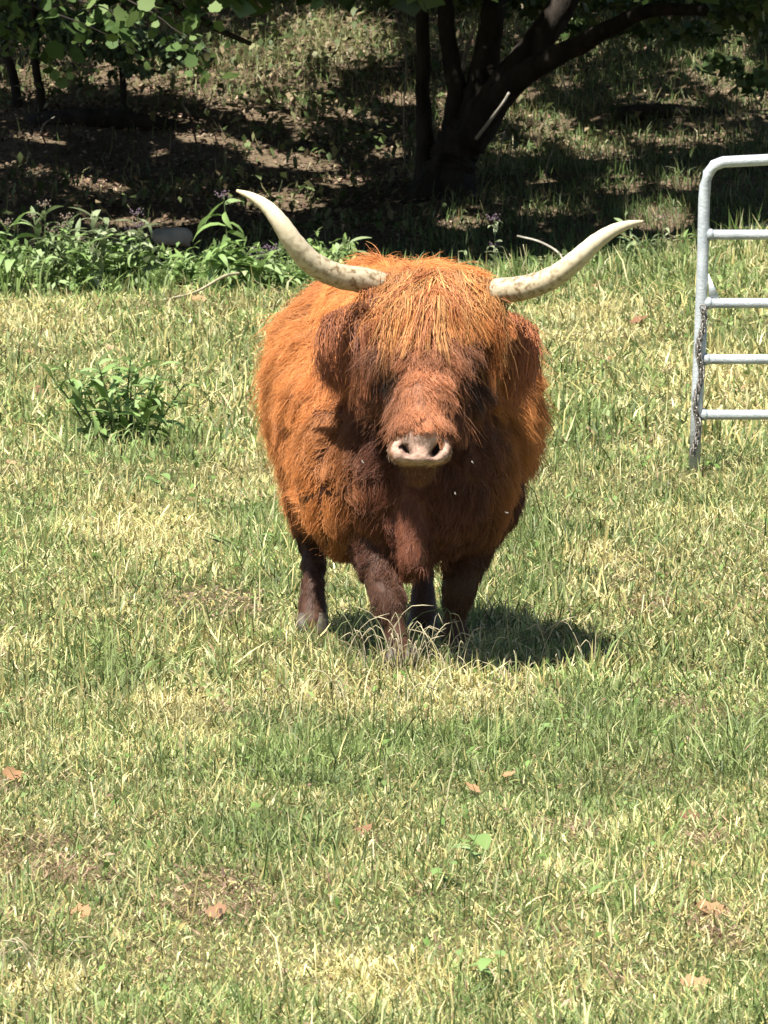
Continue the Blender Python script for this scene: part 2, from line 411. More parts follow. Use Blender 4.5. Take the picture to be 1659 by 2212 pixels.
a2 = small_leaves(x2, y2, R.uniform(.015, .035, n2), col2, R.random(n2) * .18, .7, 1.8)
V, F = join([a1[:2], a2[:2]])
tag(add('low_growth', mesh_np('low_growth', V, F, np.concatenate([a1[2], a2[2]])), M['weed']), 'lush low green leaves along the pasture rim above the dark ditch', 'undergrowth', kind='stuff')

# hillside: leaf litter, thin grass, forbs
def hill_xy(n, y0=51.5, y1=84):
    return frustum_xy(int(n * 1.12), y0, y1, 2.5)
x, y = hill_xy(120000); uu, _v = proj(np.stack([x, y, H(x, y)], 1)); k = R.random(len(x)) < .62 - .35 * smooth(950, 1250, uu); x, y = x[k], y[k]; n = len(x)
col = np.array([[.16, .105, .07], [.24, .165, .115], [.10, .07, .05], [.34, .26, .18], [.13, .08, .06]])[R.integers(0, 5, n)] * R.uniform(.6, 1.3, n)[:, None]
a = small_leaves(x, y, R.uniform(.02, .055, n), col, R.uniform(.005, .03, n), .35, 1.2)
tag(add('leaf_litter', mesh_np('leaf_litter', a[0], a[1], a[2]), M['litter']), 'brown leaf litter strewn over the shaded wooded bank', 'leaf litter', kind='stuff')
x, y = hill_xy(125000)
u, v = proj(np.stack([x, y, H(x, y)], 1))
gm = np.clip(.62 + .8 * fbm(x, y, .45, 71) + .8 * smooth(950, 1250, u) - .85 * smooth(215, 250, v) * smooth(960, 800, u) + .5 * smooth(430, 520, v), .06, 1)
k = R.random(len(x)) < gm; x, y, u, v = x[k], y[k], u[k], v[k]; n = len(x)
gsel = R.random(n) < np.clip(.55 + .25 * smooth(900, 1300, u) + .3 * smooth(430, 500, v), 0, .95)
col = np.where(gsel[:, None], GREEN[R.integers(0, 4, n)] * [.8, .85, .8], (STRAW * .75)[R.integers(0, 4, n)]) * R.uniform(.5, 1.15, n)[:, None]
a = blades(x, y, R.uniform(.06, .24, n) * np.where(v < 200, 1.2, 1), R.uniform(.005, .011, n), np.abs(R.normal(.4, .35, n)), R.uniform(0, 6.28, n), col, .9)
tag(add('hillside_grass', mesh_np('hillside_grass', a[0], a[1], a[2]), M['grass']), 'thin rough grass on the shaded wooded hillside', 'grass', kind='stuff')
# leafy weeds in drifts higher up the bank
x, y = hill_xy(60000, 60, 84)
u, v = proj(np.stack([x, y, H(x, y)], 1))
dens = np.clip(fbm(x, y, .5, 81) * 1.6 + .35 * patch([(580, 150, 170, 70), (740, 120, 170, 90), (300, 150, 200, 60), (80, 170, 90, 60), (1620, 180, 120, 60), (1250, 120, 120, 40), (1000, 230, 80, 60)], u, v), 0, 1)
k = R.random(len(x)) < dens; x, y, u, v = x[k], y[k], u[k], v[k]; n = len(x)
hg = .55 * np.clip(.4 + fbm(x, y, .9, 83), .1, 1)
col = np.array([[.09, .13, .045], [.14, .18, .07], [.22, .22, .11], [.28, .22, .13]])[R.integers(0, 4, n)] * R.uniform(.6, 1.2, n)[:, None]
a = small_leaves(x, y, R.uniform(.03, .075, n), col, R.random(n) * hg, .8, 1.9)
tag(add('hillside_weeds', mesh_np('hillside_weeds', a[0], a[1], a[2]), M['weed']), 'drifts of leafy weeds on the wooded hillside', 'undergrowth', kind='stuff')


# ================================================================== the cow
COWB = Vector((.08, 20.35, hz(.08, 20.35)))
def blob_bm(bm, c, r, rot=None):
    m = Matrix.Translation(c)
    if rot is not None: m = m @ rot
    m = m @ Matrix.Diagonal((*r, 1))
    bmesh.ops.create_icosphere(bm, subdivisions=3, radius=1, matrix=m)
BL = []                                        # (centre, radii, rotation, region)
def blob(c, r, reg, rot=None): BL.append((Vector(c), r, rot, reg))
def chain(pts, reg, n=10):
    """pts: list of (point, radius)"""
    S = spline([(*p, r) for p, r in pts], n)
    for q in S: BL.append((Vector(q[:3]), (q[3],) * 3, None, reg))
YAW = Matrix.Rotation(math.radians(9), 4, 'Z')
# trunk
blob((.10, 20.27, .70), (.31, .36, .36), 'torso', YAW)
blob((.24, 20.32, .69), (.185, .30, .28), 'torso', YAW)
blob((.01, 20.75, .71), (.335, .56, .325), 'torso', YAW)
blob((-.08, 21.25, .76), (.27, .34, .32), 'torso', YAW)
blob((-.02, 20.62, .95), (.16, .48, .165), 'torso', YAW)
blob((-.012, 20.70, 1.05), (.085, .30, .085), 'torso', YAW)
blob((.02, 20.45, .60), (.27, .40, .20), 'torso', YAW)
# neck and chest
chain([((.08, 20.25, .86), .25), ((.10, 20.0, .90), .20), ((.115, 19.82, .94), .15)], 'neck', 9)
blob((.09, 20.02, .58), (.25, .20, .29), 'chest')
blob((-.10, 20.10, .55), (.15, .18, .26), 'chest')
blob((.25, 20.12, .58), (.14, .18, .26), 'chest')
chain([((.085, 19.91, .66), .085), ((.080, 19.875, .48), .060), ((.078, 19.845, .37), .046), ((.080, 19.83, .30), .042)], 'brisket', 10)
chain([((.09, 19.96, .62), .13), ((.085, 19.95, .46), .11), ((.082, 19.94, .36), .075)], 'chest', 7)
# fore legs
def g(u, v, Y): return at(u, v, Y)
chain([((-.07, 20.1, .48), .13), ((-.035, 20.03, .36), .082), ((-.004, 19.95, .235), .054), ((.012, 19.915, .185), .052), ((.034, 19.89, .11), .033), ((.044, 19.88, .06), .041), ((.048, 19.87, .02), .043)], 'leg', 16)
chain([((.275, 20.18, .48), .13), ((.25, 20.17, .36), .082), ((.228, 20.15, .24), .054), ((.216, 20.14, .19), .052), ((.208, 20.16, .11), .033), ((.206, 20.15, .06), .041), ((.205, 20.14, .02), .043)], 'leg', 16)
# hind legs
chain([((-.18, 21.12, .62), .155), ((-.21, 21.0, .46), .095), ((-.215, 21.1, .33), .062), ((-.213, 21.15, .27), .050), ((-.215, 21.05, .13), .038), ((-.217, 21.02, .07), .044), ((-.218, 20.99, .02), .046)], 'leg', 18)
chain([((.10, 21.35, .62), .16), ((.12, 21.25, .46), .10), ((.12, 21.38, .33), .058), ((.12, 21.42, .27), .046), ((.12, 21.33, .13), .036), ((.12, 21.31, .07), .042), ((.12, 21.28, .02), .044)], 'leg', 18)
# head: forehead and poll, bridge of the nose, cheeks, muzzle, jaw
HX = Matrix.Rotation(math.radians(-24), 4, 'X')
blob(at(926, 640, 19.80), (.155, .115, .10), 'head')
blob(at(924, 705, 19.74), (.150, .115, .125), 'head', HX)
blob(at(919, 790, 19.66), (.118, .10, .125), 'head', HX)
blob(at(914, 870, 19.56), (.076, .072, .115), 'head', HX)
blob(at(912, 885, 19.62), (.090, .070, .10), 'head', HX)
blob(at(909, 930, 19.50), (.080, .070, .075), 'head', HX)
blob(at(848, 810, 19.74), (.056, .09, .10), 'head', HX)
blob(at(990, 810, 19.74), (.056, .09, .10), 'head', HX)
blob(at(850, 760, 19.66), (.042, .04, .035), 'head'); blob(at(990, 762, 19.66), (.042, .04, .035), 'head')
blob(at(906, 965, 19.505), (.090, .062, .058), 'muzzle'); blob(at(906, 950, 19.52), (.080, .075, .060), 'muzzle')
blob(at(866, 976, 19.475), (.041, .040, .041), 'muzzle'); blob(at(948, 976, 19.475), (.041, .040, .041), 'muzzle'); blob(at(906, 968, 19.468), (.075, .026, .052), 'muzzle', Matrix.Rotation(math.radians(-34), 4, 'X'))
chain([(at(916, 830, 19.80), .085), (at(910, 930, 19.62), .068), (at(906, 1003, 19.525), .052)], 'jaw', 7)
bm = bmesh.new()
for c, r, rot, reg in BL: blob_bm(bm, c, r, rot)
tmp = bpy.data.meshes.new('tmp'); bm.to_mesh(tmp); bm.free()
to = bpy.data.objects.new('tmp', tmp); COL.objects.link(to)
md = to.modifiers.new('r', 'REMESH'); md.mode = 'VOXEL'; md.voxel_size = .011; md.use_smooth_shade = True
ms = to.modifiers.new('s', 'SMOOTH'); ms.factor = .5; ms.iterations = 7
dg = bpy.context.evaluated_depsgraph_get()
body_me = bpy.data.meshes.new_from_object(to.evaluated_get(dg)); body_me.name = 'body'
bpy.data.objects.remove(to); bpy.data.meshes.remove(tmp)
nv = len(body_me.vertices); co = np.empty(nv * 3); body_me.vertices.foreach_get('co', co); co = co.reshape(-1, 3)

# region of a point: the blob whose surface is nearest
REGS = ['torso', 'neck', 'chest', 'brisket', 'leg', 'head', 'muzzle', 'jaw']
def region(p):
    best = np.full(len(p), 9.); out = np.zeros(len(p), int)
    for c, r, rot, reg in BL:
        d = p - np.array(c)
        if rot is not None: d = d @ np.array(rot.to_3x3())
        k = np.linalg.norm(d / np.array(r), axis=1); k = (k - 1) * min(r)
        m = k < best; best[m] = k[m]; out[m] = REGS.index(reg)
    return out
NOS = ((876, 972, 1, .018, .0065), (944, 972, -1, .024, .0095))
def nostril(u, v, sx, la, lc):
    c = np.array(at(u, v, 19.43)); d = co - c
    along = d[:, 0] * -.62 * sx + d[:, 2] * .78; across = d[:, 0] * .78 + d[:, 2] * .62 * sx
    return np.exp(-(along / la) ** 4 - (across / lc) ** 2) * (np.abs(d[:, 1]) < .09)
for a_ in NOS: co[:, 1] += .04 * nostril(*a_)
for (u, v) in ((846, 800), (1020, 800)):              # eye sockets
    co[:, 1] += .035 * np.exp(-(np.linalg.norm((co - np.array(at(u, v, 19.64))) / np.array([.034, .12, .040]), axis=1)) ** 2)
rg = region(co)
body_me.vertices.foreach_set('co', co.ravel())
ORANGE = np.array([.60, .242, .072]); DEEP = np.array([.37, .135, .045]); FACE = np.array([.25, .10, .046]); LEGC = np.array([.068, .032, .019]); CHEST = np.array([.125, .045, .024])  # CHEST: dark brown hair, with the shade under the head painted in
GOLD = np.array([.62, .315, .115]); EARC = np.array([.26, .10, .05]); PINK = np.array([.55, .36, .275])
vc = np.zeros((nv, 3))
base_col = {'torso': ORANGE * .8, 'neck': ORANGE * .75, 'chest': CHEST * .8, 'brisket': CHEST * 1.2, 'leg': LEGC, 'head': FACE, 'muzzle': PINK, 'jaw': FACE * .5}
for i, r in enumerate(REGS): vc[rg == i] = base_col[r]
mz = np.array(at(908, 970, 19.44))
dm = np.linalg.norm((co - mz) / np.array([.064, .07, .045]), axis=1)
pad = np.clip((1.28 - dm) * 4, 0, 1)[:, None]
isf = np.isin(rg, [5, 6, 7])
lowlip = smooth(.0, -.035, co[:, 2] - (mz[2] - .028))[:, None]
mot = (1 + .22 * noise(co[:, 0] * 1.0 + co[:, 1], co[:, 2], 70, 2) + .18 * noise(co[:, 0], co[:, 2], 160, 3))[:, None]
mcol = PINK * mot * (1 - lowlip) + np.array([.22, .19, .13]) * lowlip
vc = np.where((isf & (dm < 1.5))[:, None], vc * (1 - pad) + mcol * pad, vc)
wing = (rg == 6)[:, None] & (dm >= 1.28)[:, None]; vc = np.where(wing, FACE * .6 + np.array([.24, .17, .12]) * .4, vc)
for a_ in NOS:                                        # dark skin inside the nostrils
    co[:, 1] -= .04 * nostril(*a_) * 0
    f = np.clip(1.9 * nostril(*a_), 0, 1)[:, None]
    vc = vc * (1 - f) + np.array([.03, .017, .012]) * f
for (u, v) in ((846, 798), (1018, 802)):              # shade of the overhanging hair, painted round the eyes
    f = np.clip(1.4 * np.exp(-(np.linalg.norm((co - np.array(at(u, v, 19.64))) / np.array([.036, .06, .045]), axis=1)) ** 2), 0, 1)[:, None]
    vc = vc * (1 - f) + np.array([.03, .018, .012]) * f
at_ = body_me.attributes.new('Col', 'FLOAT_COLOR', 'POINT')
c4 = np.ones((nv, 4), np.float32); c4[:, :3] = vc; at_.data.foreach_set('color', c4.ravel())
def skin_mat():
    m, t, b = newmat('cow_hide')
    a = t.nodes.new('ShaderNodeAttribute'); a.attribute_name = 'Col'
    n = t.nodes.new('ShaderNodeTexNoise'); n.inputs['Scale'].default_value = 70; n.inputs['Detail'].default_value = 5
    tc = t.nodes.new('ShaderNodeTexCoord'); t.links.new(tc.outputs['Object'], n.inputs['Vector'])
    r = ramp(t, [(.3, (.62, .60, .58)), (.65, (1, 1, 1))]); t.links.new(n.outputs[0], r.inputs[0])
    mx = t.nodes.new('ShaderNodeMix'); mx.data_type = 'RGBA'; mx.blend_type = 'MULTIPLY'; mx.inputs['Factor'].default_value = 1
    t.links.new(a.outputs['Color'], mx.inputs['A']); t.links.new(r.outputs[0], mx.inputs['B'])
    t.links.new(mx.outputs['Result'], b.inputs['Base Color']); b.inputs['Roughness'].default_value = .6
    b.inputs['Specular IOR Level'].default_value = .2
    bp = t.nodes.new('ShaderNodeBump'); bp.inputs['Strength'].default_value = .6; bp.inputs['Distance'].default_value = .004
    t.links.new(n.outputs[0], bp.inputs['Height']); t.links.new(bp.outputs[0], b.inputs['Normal'])
    return m
M['hide'] = skin_mat()
body_me.update()
cow = empty('highland_cow', COWB)
tag(cow, 'shaggy orange-brown long-horned cow standing in the pasture facing the camera', 'cow')
bv = BVHTree.FromPolygons([Vector(c) for c in co], [tuple(p.vertices) for p in body_me.polygons])
# surface samples for the fur
body_me.calc_loop_triangles()
nt3 = len(body_me.loop_triangles); tri = np.empty(nt3 * 3, np.int32); body_me.loop_triangles.foreach_get('vertices', tri); tri = tri.reshape(-1, 3)
vn = np.empty(nv * 3, np.float32); body_me.vertices.foreach_get('normal', vn); vn = vn.reshape(-1, 3)
body_me.materials.clear()
body = add_part('body', body_me, M['hide'], cow, COWB)
ta, tb, tcx = co[tri[:, 0]], co[tri[:, 1]], co[tri[:, 2]]
tarea = .5 * np.linalg.norm(np.cross(tb - ta, tcx - ta), axis=1)
trg = region((ta + tb + tcx) / 3)
def nrm(a): return a / np.maximum(np.linalg.norm(a, axis=-1, keepdims=True), 1e-9)
def hair_object(name, P, rad, col, parent, base, tipgain=1.25):
    n, k = P.shape[:2]
    hc = bpy.data.hair_curves.new(name); hc.add_curves([k] * n)
    hc.attributes['position'].data.foreach_set('vector', (P - np.array(base)).astype(np.float32).ravel())
    ra = hc.attributes.get('radius') or hc.attributes.new('radius', 'FLOAT', 'POINT')
    ra.data.foreach_set('value', rad.astype(np.float32).ravel())
    ca = hc.attributes.new('Col', 'FLOAT_COLOR', 'POINT')
    g_ = np.linspace(.8, tipgain, k)[None, :, None]
    c = np.ones((n, k, 4), np.float32); c[..., :3] = np.clip(col[:, None, :] * g_, 0, .9)
    ca.data.foreach_set('color', c.ravel())
    hc.materials.append(M['fur'])
    o = bpy.data.objects.new(name, hc); COL.objects.link(o); o.parent = parent
    return o
def clump(P, ncl, amount, power=1.5):
    """draw strand tips towards their nearest lock"""
    n, k = P.shape[:2]
    if ncl < 2: return P
    idx = R.choice(n, ncl, replace=False)
    kd = KDTree(ncl)
    for j, i in enumerate(idx): kd.insert(Vector(P[i, 0]), j)
    kd.balance()
    near = np.array([idx[kd.find(Vector(p))[1]] for p in P[:, 0]])
    t = (np.linspace(0, 1, k) ** power)[None, :, None] * amount
    amt = R.uniform(.6, 1.0, (n, 1, 1))
    return P * (1 - t * amt) + P[near] * (t * amt)
def sample(n, weights):
    w_ = tarea * weights; t = R.choice(len(tri), n, p=w_ / w_.sum())
    a, b = R.random(n), R.random(n); f = a + b > 1; a[f] = 1 - a[f]; b[f] = 1 - b[f]
    p = ta[t] + (tb[t] - ta[t]) * a[:, None] + (tcx[t] - ta[t]) * b[:, None]
    nn = nrm(vn[tri[t, 0]] * (1 - a - b)[:, None] + vn[tri[t, 1]] * a[:, None] + vn[tri[t, 2]] * b[:, None])
    return p, nn, trg[t]
def grow(p, nn, flow, length, lift, droop, k=6, curl=.0):
    """strand points: leaves along lift*normal + flow, then bends to the flow and sags"""
    fl = flow - nn * np.sum(flow * nn, 1, keepdims=True); fl = nrm(fl)
    P = np.empty((len(p), k, 3)); P[:, 0] = p - nn * .004
    d = nrm(nn * lift[:, None] + fl)
    ph = R.uniform(0, 6.28, len(p)); side = np.cross(nn, fl)
    for j in range(1, k):
        s = j / (k - 1)
        dd = nrm(d * (1 - droop * s) + (fl * .6 + np.array([0, 0, -1.]) * .6) * droop * s + side * (curl * np.sin(ph + s * 5))[:, None] + R.normal(0, .10, p.shape))
        P[:, j] = P[:, j - 1] + dd * (length / (k - 1))[:, None]
    return P
wt = np.choose(trg, [1.0, .6, .9, 1.3, 2.2, 2.0, 3.0, 1.4])
front = np.where(tb[:, 1] > 21.15, .35, 1.0)       # thinner where the rump faces away
NB = 300000
p, nn, rr = sample(NB, wt * front)
dpad = np.linalg.norm((p - mz) / np.array([.063, .09, .043]), axis=1)
keep = ~((dpad < 1.0 + R.normal(0, .06, NB)) & np.isin(rr, [5, 6, 7])) & (p[:, 2] > .045)
p, nn, rr = p[keep], nn[keep], rr[keep]; n = len(p)
dn = np.array([0, 0, -1.])
flow = np.tile(dn, (n, 1)) + R.normal(0, .2, (n, 3))
sidex = np.sign(p[:, 0] - (.08 - .16 * (p[:, 1] - 20.2)))
tors = np.isin(rr, [0, 1])
flow[tors] += np.stack([sidex * .55, np.full(n, .25), np.zeros(n)], 1)[tors]
flow[:, 0] += .7 * noise(p[:, 0] * 1 + p[:, 1] * .7, p[:, 2], 9, 3) + .5 * noise(p[:, 0] + p[:, 1] * .7, p[:, 2], 22, 5); flow[:, 1] += .5 * noise(p[:, 1], p[:, 2], 8, 8)
hd = np.isin(rr, [5, 7]); hc0 = np.array(at(917, 800, 19.6))
flow[hd] += np.stack([(p[:, 0] - hc0[0]) * 7, np.zeros(n), np.zeros(n)], 1)[hd]
Lr = np.choose(rr, [.105, .088, .050, .034, .022, .050, .020, .040]) * R.uniform(.55, 1.35, n)
Lr = np.where((rr == 4) & (p[:, 2] > .26), .040 * R.uniform(.6, 1.3, n), Lr)
Lr = np.where((rr == 0) & (p[:, 2] < .62), Lr * 1.05, Lr)
Lr = np.where((rr == 0) & (p[:, 2] > .98), Lr * .6, Lr)
Lr = np.where((rr == 3) & (p[:, 2] < .30), .060 * R.uniform(.6, 1.2, n), Lr)
Lr *= 1 + .35 * noise(p[:, 0] + p[:, 1], p[:, 2], 9, 4) + .25 * noise(p[:, 0] + p[:, 1] * .6, p[:, 2], 24, 7)
Lr = np.where(np.isin(rr, [5, 6, 7]), Lr * np.clip((dpad[keep] - .85) / 1.0, .35, 1), Lr)
Lr = np.where((rr == 5) & (np.abs(p[:, 0] - hc0[0]) > .075), Lr * 1.7, Lr)
Lr = np.where((rr == 4) & (p[:, 1] > 20.6) & (p[:, 2] > .34), .055 * R.uniform(.6, 1.3, n), Lr)
lift = np.choose(rr, [.7, .65, .55, .35, .4, .6, .5, .5]) * R.uniform(.5, 1.5, n) * (1 + .6 * noise(p[:, 0] * .8 + p[:, 1], p[:, 2], 13, 6))
fly = R.random(n) < .10; lift[fly] *= 2.0
P = grow(p, nn, flow, Lr, lift, .55, 6, .34)
P0 = P.copy(); P = clump(clump(P, n // 18, .34), n // 300, .56); P[fly] = P0[fly]
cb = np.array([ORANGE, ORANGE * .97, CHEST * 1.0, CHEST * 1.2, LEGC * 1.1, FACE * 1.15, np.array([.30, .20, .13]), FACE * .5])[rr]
big = 1 + .18 * noise(p[:, 0] + p[:, 1], p[:, 2], 19, 18) + .22 * noise(p[:, 0] * 1.2 + p[:, 1], p[:, 2], 5, 14)
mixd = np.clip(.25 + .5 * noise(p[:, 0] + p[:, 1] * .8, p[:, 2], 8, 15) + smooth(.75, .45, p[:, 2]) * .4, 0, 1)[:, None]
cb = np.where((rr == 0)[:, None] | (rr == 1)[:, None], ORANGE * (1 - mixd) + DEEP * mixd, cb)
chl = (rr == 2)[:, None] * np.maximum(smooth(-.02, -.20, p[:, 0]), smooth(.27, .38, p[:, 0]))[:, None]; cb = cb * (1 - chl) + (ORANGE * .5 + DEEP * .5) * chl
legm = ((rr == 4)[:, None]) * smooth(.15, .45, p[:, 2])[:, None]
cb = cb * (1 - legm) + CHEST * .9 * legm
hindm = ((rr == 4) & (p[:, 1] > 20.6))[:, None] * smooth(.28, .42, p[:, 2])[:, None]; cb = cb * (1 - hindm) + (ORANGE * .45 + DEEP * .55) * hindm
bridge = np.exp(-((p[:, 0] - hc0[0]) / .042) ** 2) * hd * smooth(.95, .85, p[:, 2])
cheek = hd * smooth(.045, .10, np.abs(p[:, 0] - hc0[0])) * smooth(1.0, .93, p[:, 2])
cb = cb * (1 + .5 * bridge - .5 * cheek)[:, None]  # lit nose bridge and shaded cheeks put into the fur colour
poll = (hd * smooth(.97, 1.03, p[:, 2]))[:, None]; cb = cb * (1 - poll) + (ORANGE * .6 + DEEP * .4) * poll
cb = cb * (R.uniform(.7, 1.3, n) * big)[:, None]
eyed = np.minimum(np.linalg.norm((p - np.array(at(846, 798, 19.64))) / np.array([.040, .06, .045]), axis=1), np.linalg.norm((p - np.array(at(1020, 802, 19.64))) / np.array([.044, .08, .055]), axis=1))
ef = np.clip(1.5 - eyed, 0, 1)[:, None]; cb = cb * (1 - ef) + np.array([.035, .02, .013]) * ef  # eye-socket shade painted into the fur as well
blond = R.random(n) < .07; cb[blond] = cb[blond] * 1.3 + .04
rad = np.linspace(1, .25, 6)[None, :] * (np.choose(rr, [.00078, .00078, .00078, .0007, .0007, .0007, .0006, .0007]) * R.uniform(.7, 1.2, n))[:, None]
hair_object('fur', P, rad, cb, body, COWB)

# ---- horns
def horn_mat():
    m, t, b = newmat('horn')
    a = t.nodes.new('ShaderNodeAttribute'); a.attribute_name = 'Col'
    tc = t.nodes.new('ShaderNodeTexCoord')
    n = t.nodes.new('ShaderNodeTexNoise'); n.inputs['Scale'].default_value = 60; n.inputs['Detail'].default_value = 9
    t.links.new(tc.outputs['Object'], n.inputs['Vector'])
    r = ramp(t, [(.36, (.34, .27, .19)), (.5, (.85, .82, .75)), (.7, (1, 1, 1))]); t.links.new(n.outputs[0], r.inputs[0])
    mx = t.nodes.new('ShaderNodeMix'); mx.data_type = 'RGBA'; mx.blend_type = 'MULTIPLY'
    t.links.new(a.outputs['Alpha'], mx.inputs['Factor'])
    t.links.new(a.outputs['Color'], mx.inputs['A']); t.links.new(r.outputs[0], mx.inputs['B'])
    t.links.new(mx.outputs['Result'], b.inputs['Base Color']); b.inputs['Roughness'].default_value = .42
    bp = t.nodes.new('ShaderNodeBump'); bp.inputs['Strength'].default_value = .3; bp.inputs['Distance'].default_value = .003
    t.links.new(n.outputs[0], bp.inputs['Height']); t.links.new(bp.outputs[0], b.inputs['Normal'])
    return m
M['horn'] = horn_mat()
def horn(path, label):
    S = spline([(*at(u, v, Y), r) for u, v, Y, r in path], 46)
    V, F = tube([s[:3] for s in S], [s[3] * (1 + .02 * math.sin(i * 2.1)) for i, s in enumerate(S)], 20)
    t = np.concatenate([np.repeat(np.linspace(0, 1, 46), 20), [0, 1]])
    c0, c1, c2 = np.array([.46, .39, .28]), np.array([.60, .52, .36]), np.array([.58, .46, .30])
    a = smooth(.1, .5, t)[:, None]; b_ = smooth(.88, 1.0, t)[:, None]
    C = (c0 * (1 - a) + c1 * a) * (1 - b_) + c2 * b_
    me = mesh_np('horn', V, F, C, True)
    q = np.ones((len(V), 4), np.float32); q[:, :3] = C; q[:, 3] = np.clip(1.0 - 1.0 * smooth(.2, .75, t), .2, 1)
    me.attributes['Col'].data.foreach_set('color', q.ravel())
    o = add_part('horn', me, M['horn'], cow, COWB); o['label'] = label
horn([(850, 618, 19.76, .030), (790, 606, 19.74, .0365), (725, 594, 19.70, .0355), (672, 566, 19.66, .0335), (634, 524, 19.63, .030), (606, 482, 19.62, .0255), (578, 448, 19.63, .0195), (545, 425, 19.65, .012), (512, 412, 19.68, .0045)], 'upswept cream horn on the left of the picture')
horn([(1010, 640, 19.76, .030), (1070, 630, 19.74, .0365), (1140, 620, 19.70, .035), (1200, 596, 19.66, .032), (1246, 560, 19.63, .028), (1288, 522, 19.62, .0235), (1328, 496, 19.63, .0175), (1362, 484, 19.65, .011), (1389, 479, 19.68, .0045)], 'upswept cream horn on the right of the picture')

# ---- ears: drooping leaf shapes with long hair
def ear(cu, cv, Y, sx, label, colr):
    n_, m_ = 15, 9; V = []; Q = []
    root = at(cu - sx * 42, cv - 38, Y - .02); tip = at(cu + sx * 14, cv + 66, Y + .03); mid = at(cu + sx * 22, cv - 8, Y)
    S = spline([root, mid, tip], n_)
    for i, s in enumerate(S):
        t = i / (n_ - 1); wd = .046 * math.sin(math.pi * (t * .88 + .10)) ** .8 + .004
        for j in range(m_):
            a = 2 * math.pi * j / m_
            V.append((s[0] + math.cos(a) * wd, s[1] + math.sin(a) * .016 + .012 * math.cos(a) ** 2, s[2] + math.cos(a) * wd * .35 * -sx))
    for i in range(n_ - 1):
        for j in range(m_): Q.append((i * m_ + j, i * m_ + (j + 1) % m_, (i + 1) * m_ + (j + 1) % m_, (i + 1) * m_ + j))
    V = np.array(V); me = mesh_np('ear', V, np.array(Q), np.tile(colr * .9, (len(V), 1)), True)
    o = add_part('ear', me, M['hide'], cow, COWB); o['label'] = label
    k = 9000; pi = R.integers(0, len(V), k); p = V[pi] + R.normal(0, .006, (k, 3))
    ax = np.array([S[min(i // m_, n_ - 1)] for i in pi]); nn = nrm(p - ax + R.normal(0, .01, (k, 3)))
    fl = np.array([sx * .02, -.15, -1.]) + R.normal(0, .16, (k, 3))
    L = R.uniform(.07, .15, k); longer = R.random(k) < .2; L[longer] *= 1.35
    Pe = grow(p, nn, fl, L, R.uniform(.1, .55, k), .85, 7, .25); Pe = clump(Pe, k // 22, .5)
    c = colr * R.uniform(.5, 1.4, k)[:, None]; lt = R.random(k) < .22; c[lt] = DEEP * 1.2 * R.uniform(.7, 1.4, lt.sum())[:, None]
    rad = np.linspace(1, .25, 7)[None] * R.uniform(.0007, .0012, k)[:, None]
    hair_object('ear_hair', Pe, rad, c, o, COWB)
ear(756, 690, 19.86, -1, 'dark brown hairy ear hanging under the left horn', EARC * 1.15)
ear(1092, 704, 19.86, 1, 'reddish hairy ear hanging under the right horn', EARC * 1.6)

# ---- eyes, deep in the sockets
M['eye'] = noise_mat('eye', [(.3, (.006, .004, .003)), (.7, (.02, .012, .008))], 5, .12, spec=.6)
for (u, v, lab) in ((846, 800, 'dark eye mostly hidden by the fringe'), (1012, 803, 'dark eye in a shadowed socket')):
    bm = bmesh.new(); bmesh.ops.create_uvsphere(bm, u_segments=16, v_segments=10, radius=.021, matrix=Matrix.Translation(at(u, v, 19.635)))
    me = bpy.data.meshes.new('eye'); bm.to_mesh(me); bm.free()
    for pl in me.polygons: pl.use_smooth = True
    o = add_part('eye', me, M['eye'], cow, COWB); o['label'] = lab
# ---- hooves
M['hoof'] = noise_mat('hoof', [(.3, (.035, .028, .022)), (.7, (.10, .08, .06))], 12, .6)
for (x_, y_) in ((.048, 19.86), (.205, 20.13), (-.218, 20.98), (.12, 21.27)):
    parts = []
    for s_ in (-1, 1):
        z_ = hz(x_, y_)
        V, F = tube([(x_ + s_ * .026, y_ - .012, z_ - .005), (x_ + s_ * .025, y_ - .006, z_ + .03), (x_ + s_ * .021, y_ + .008, z_ + .06)], [.031, .027, .021], 10)
        parts.append((V, F))
    V, F = join(parts); o = add_part('hoof', mesh_np('hoof', V, F, None, True), M['hoof'], cow, COWB)

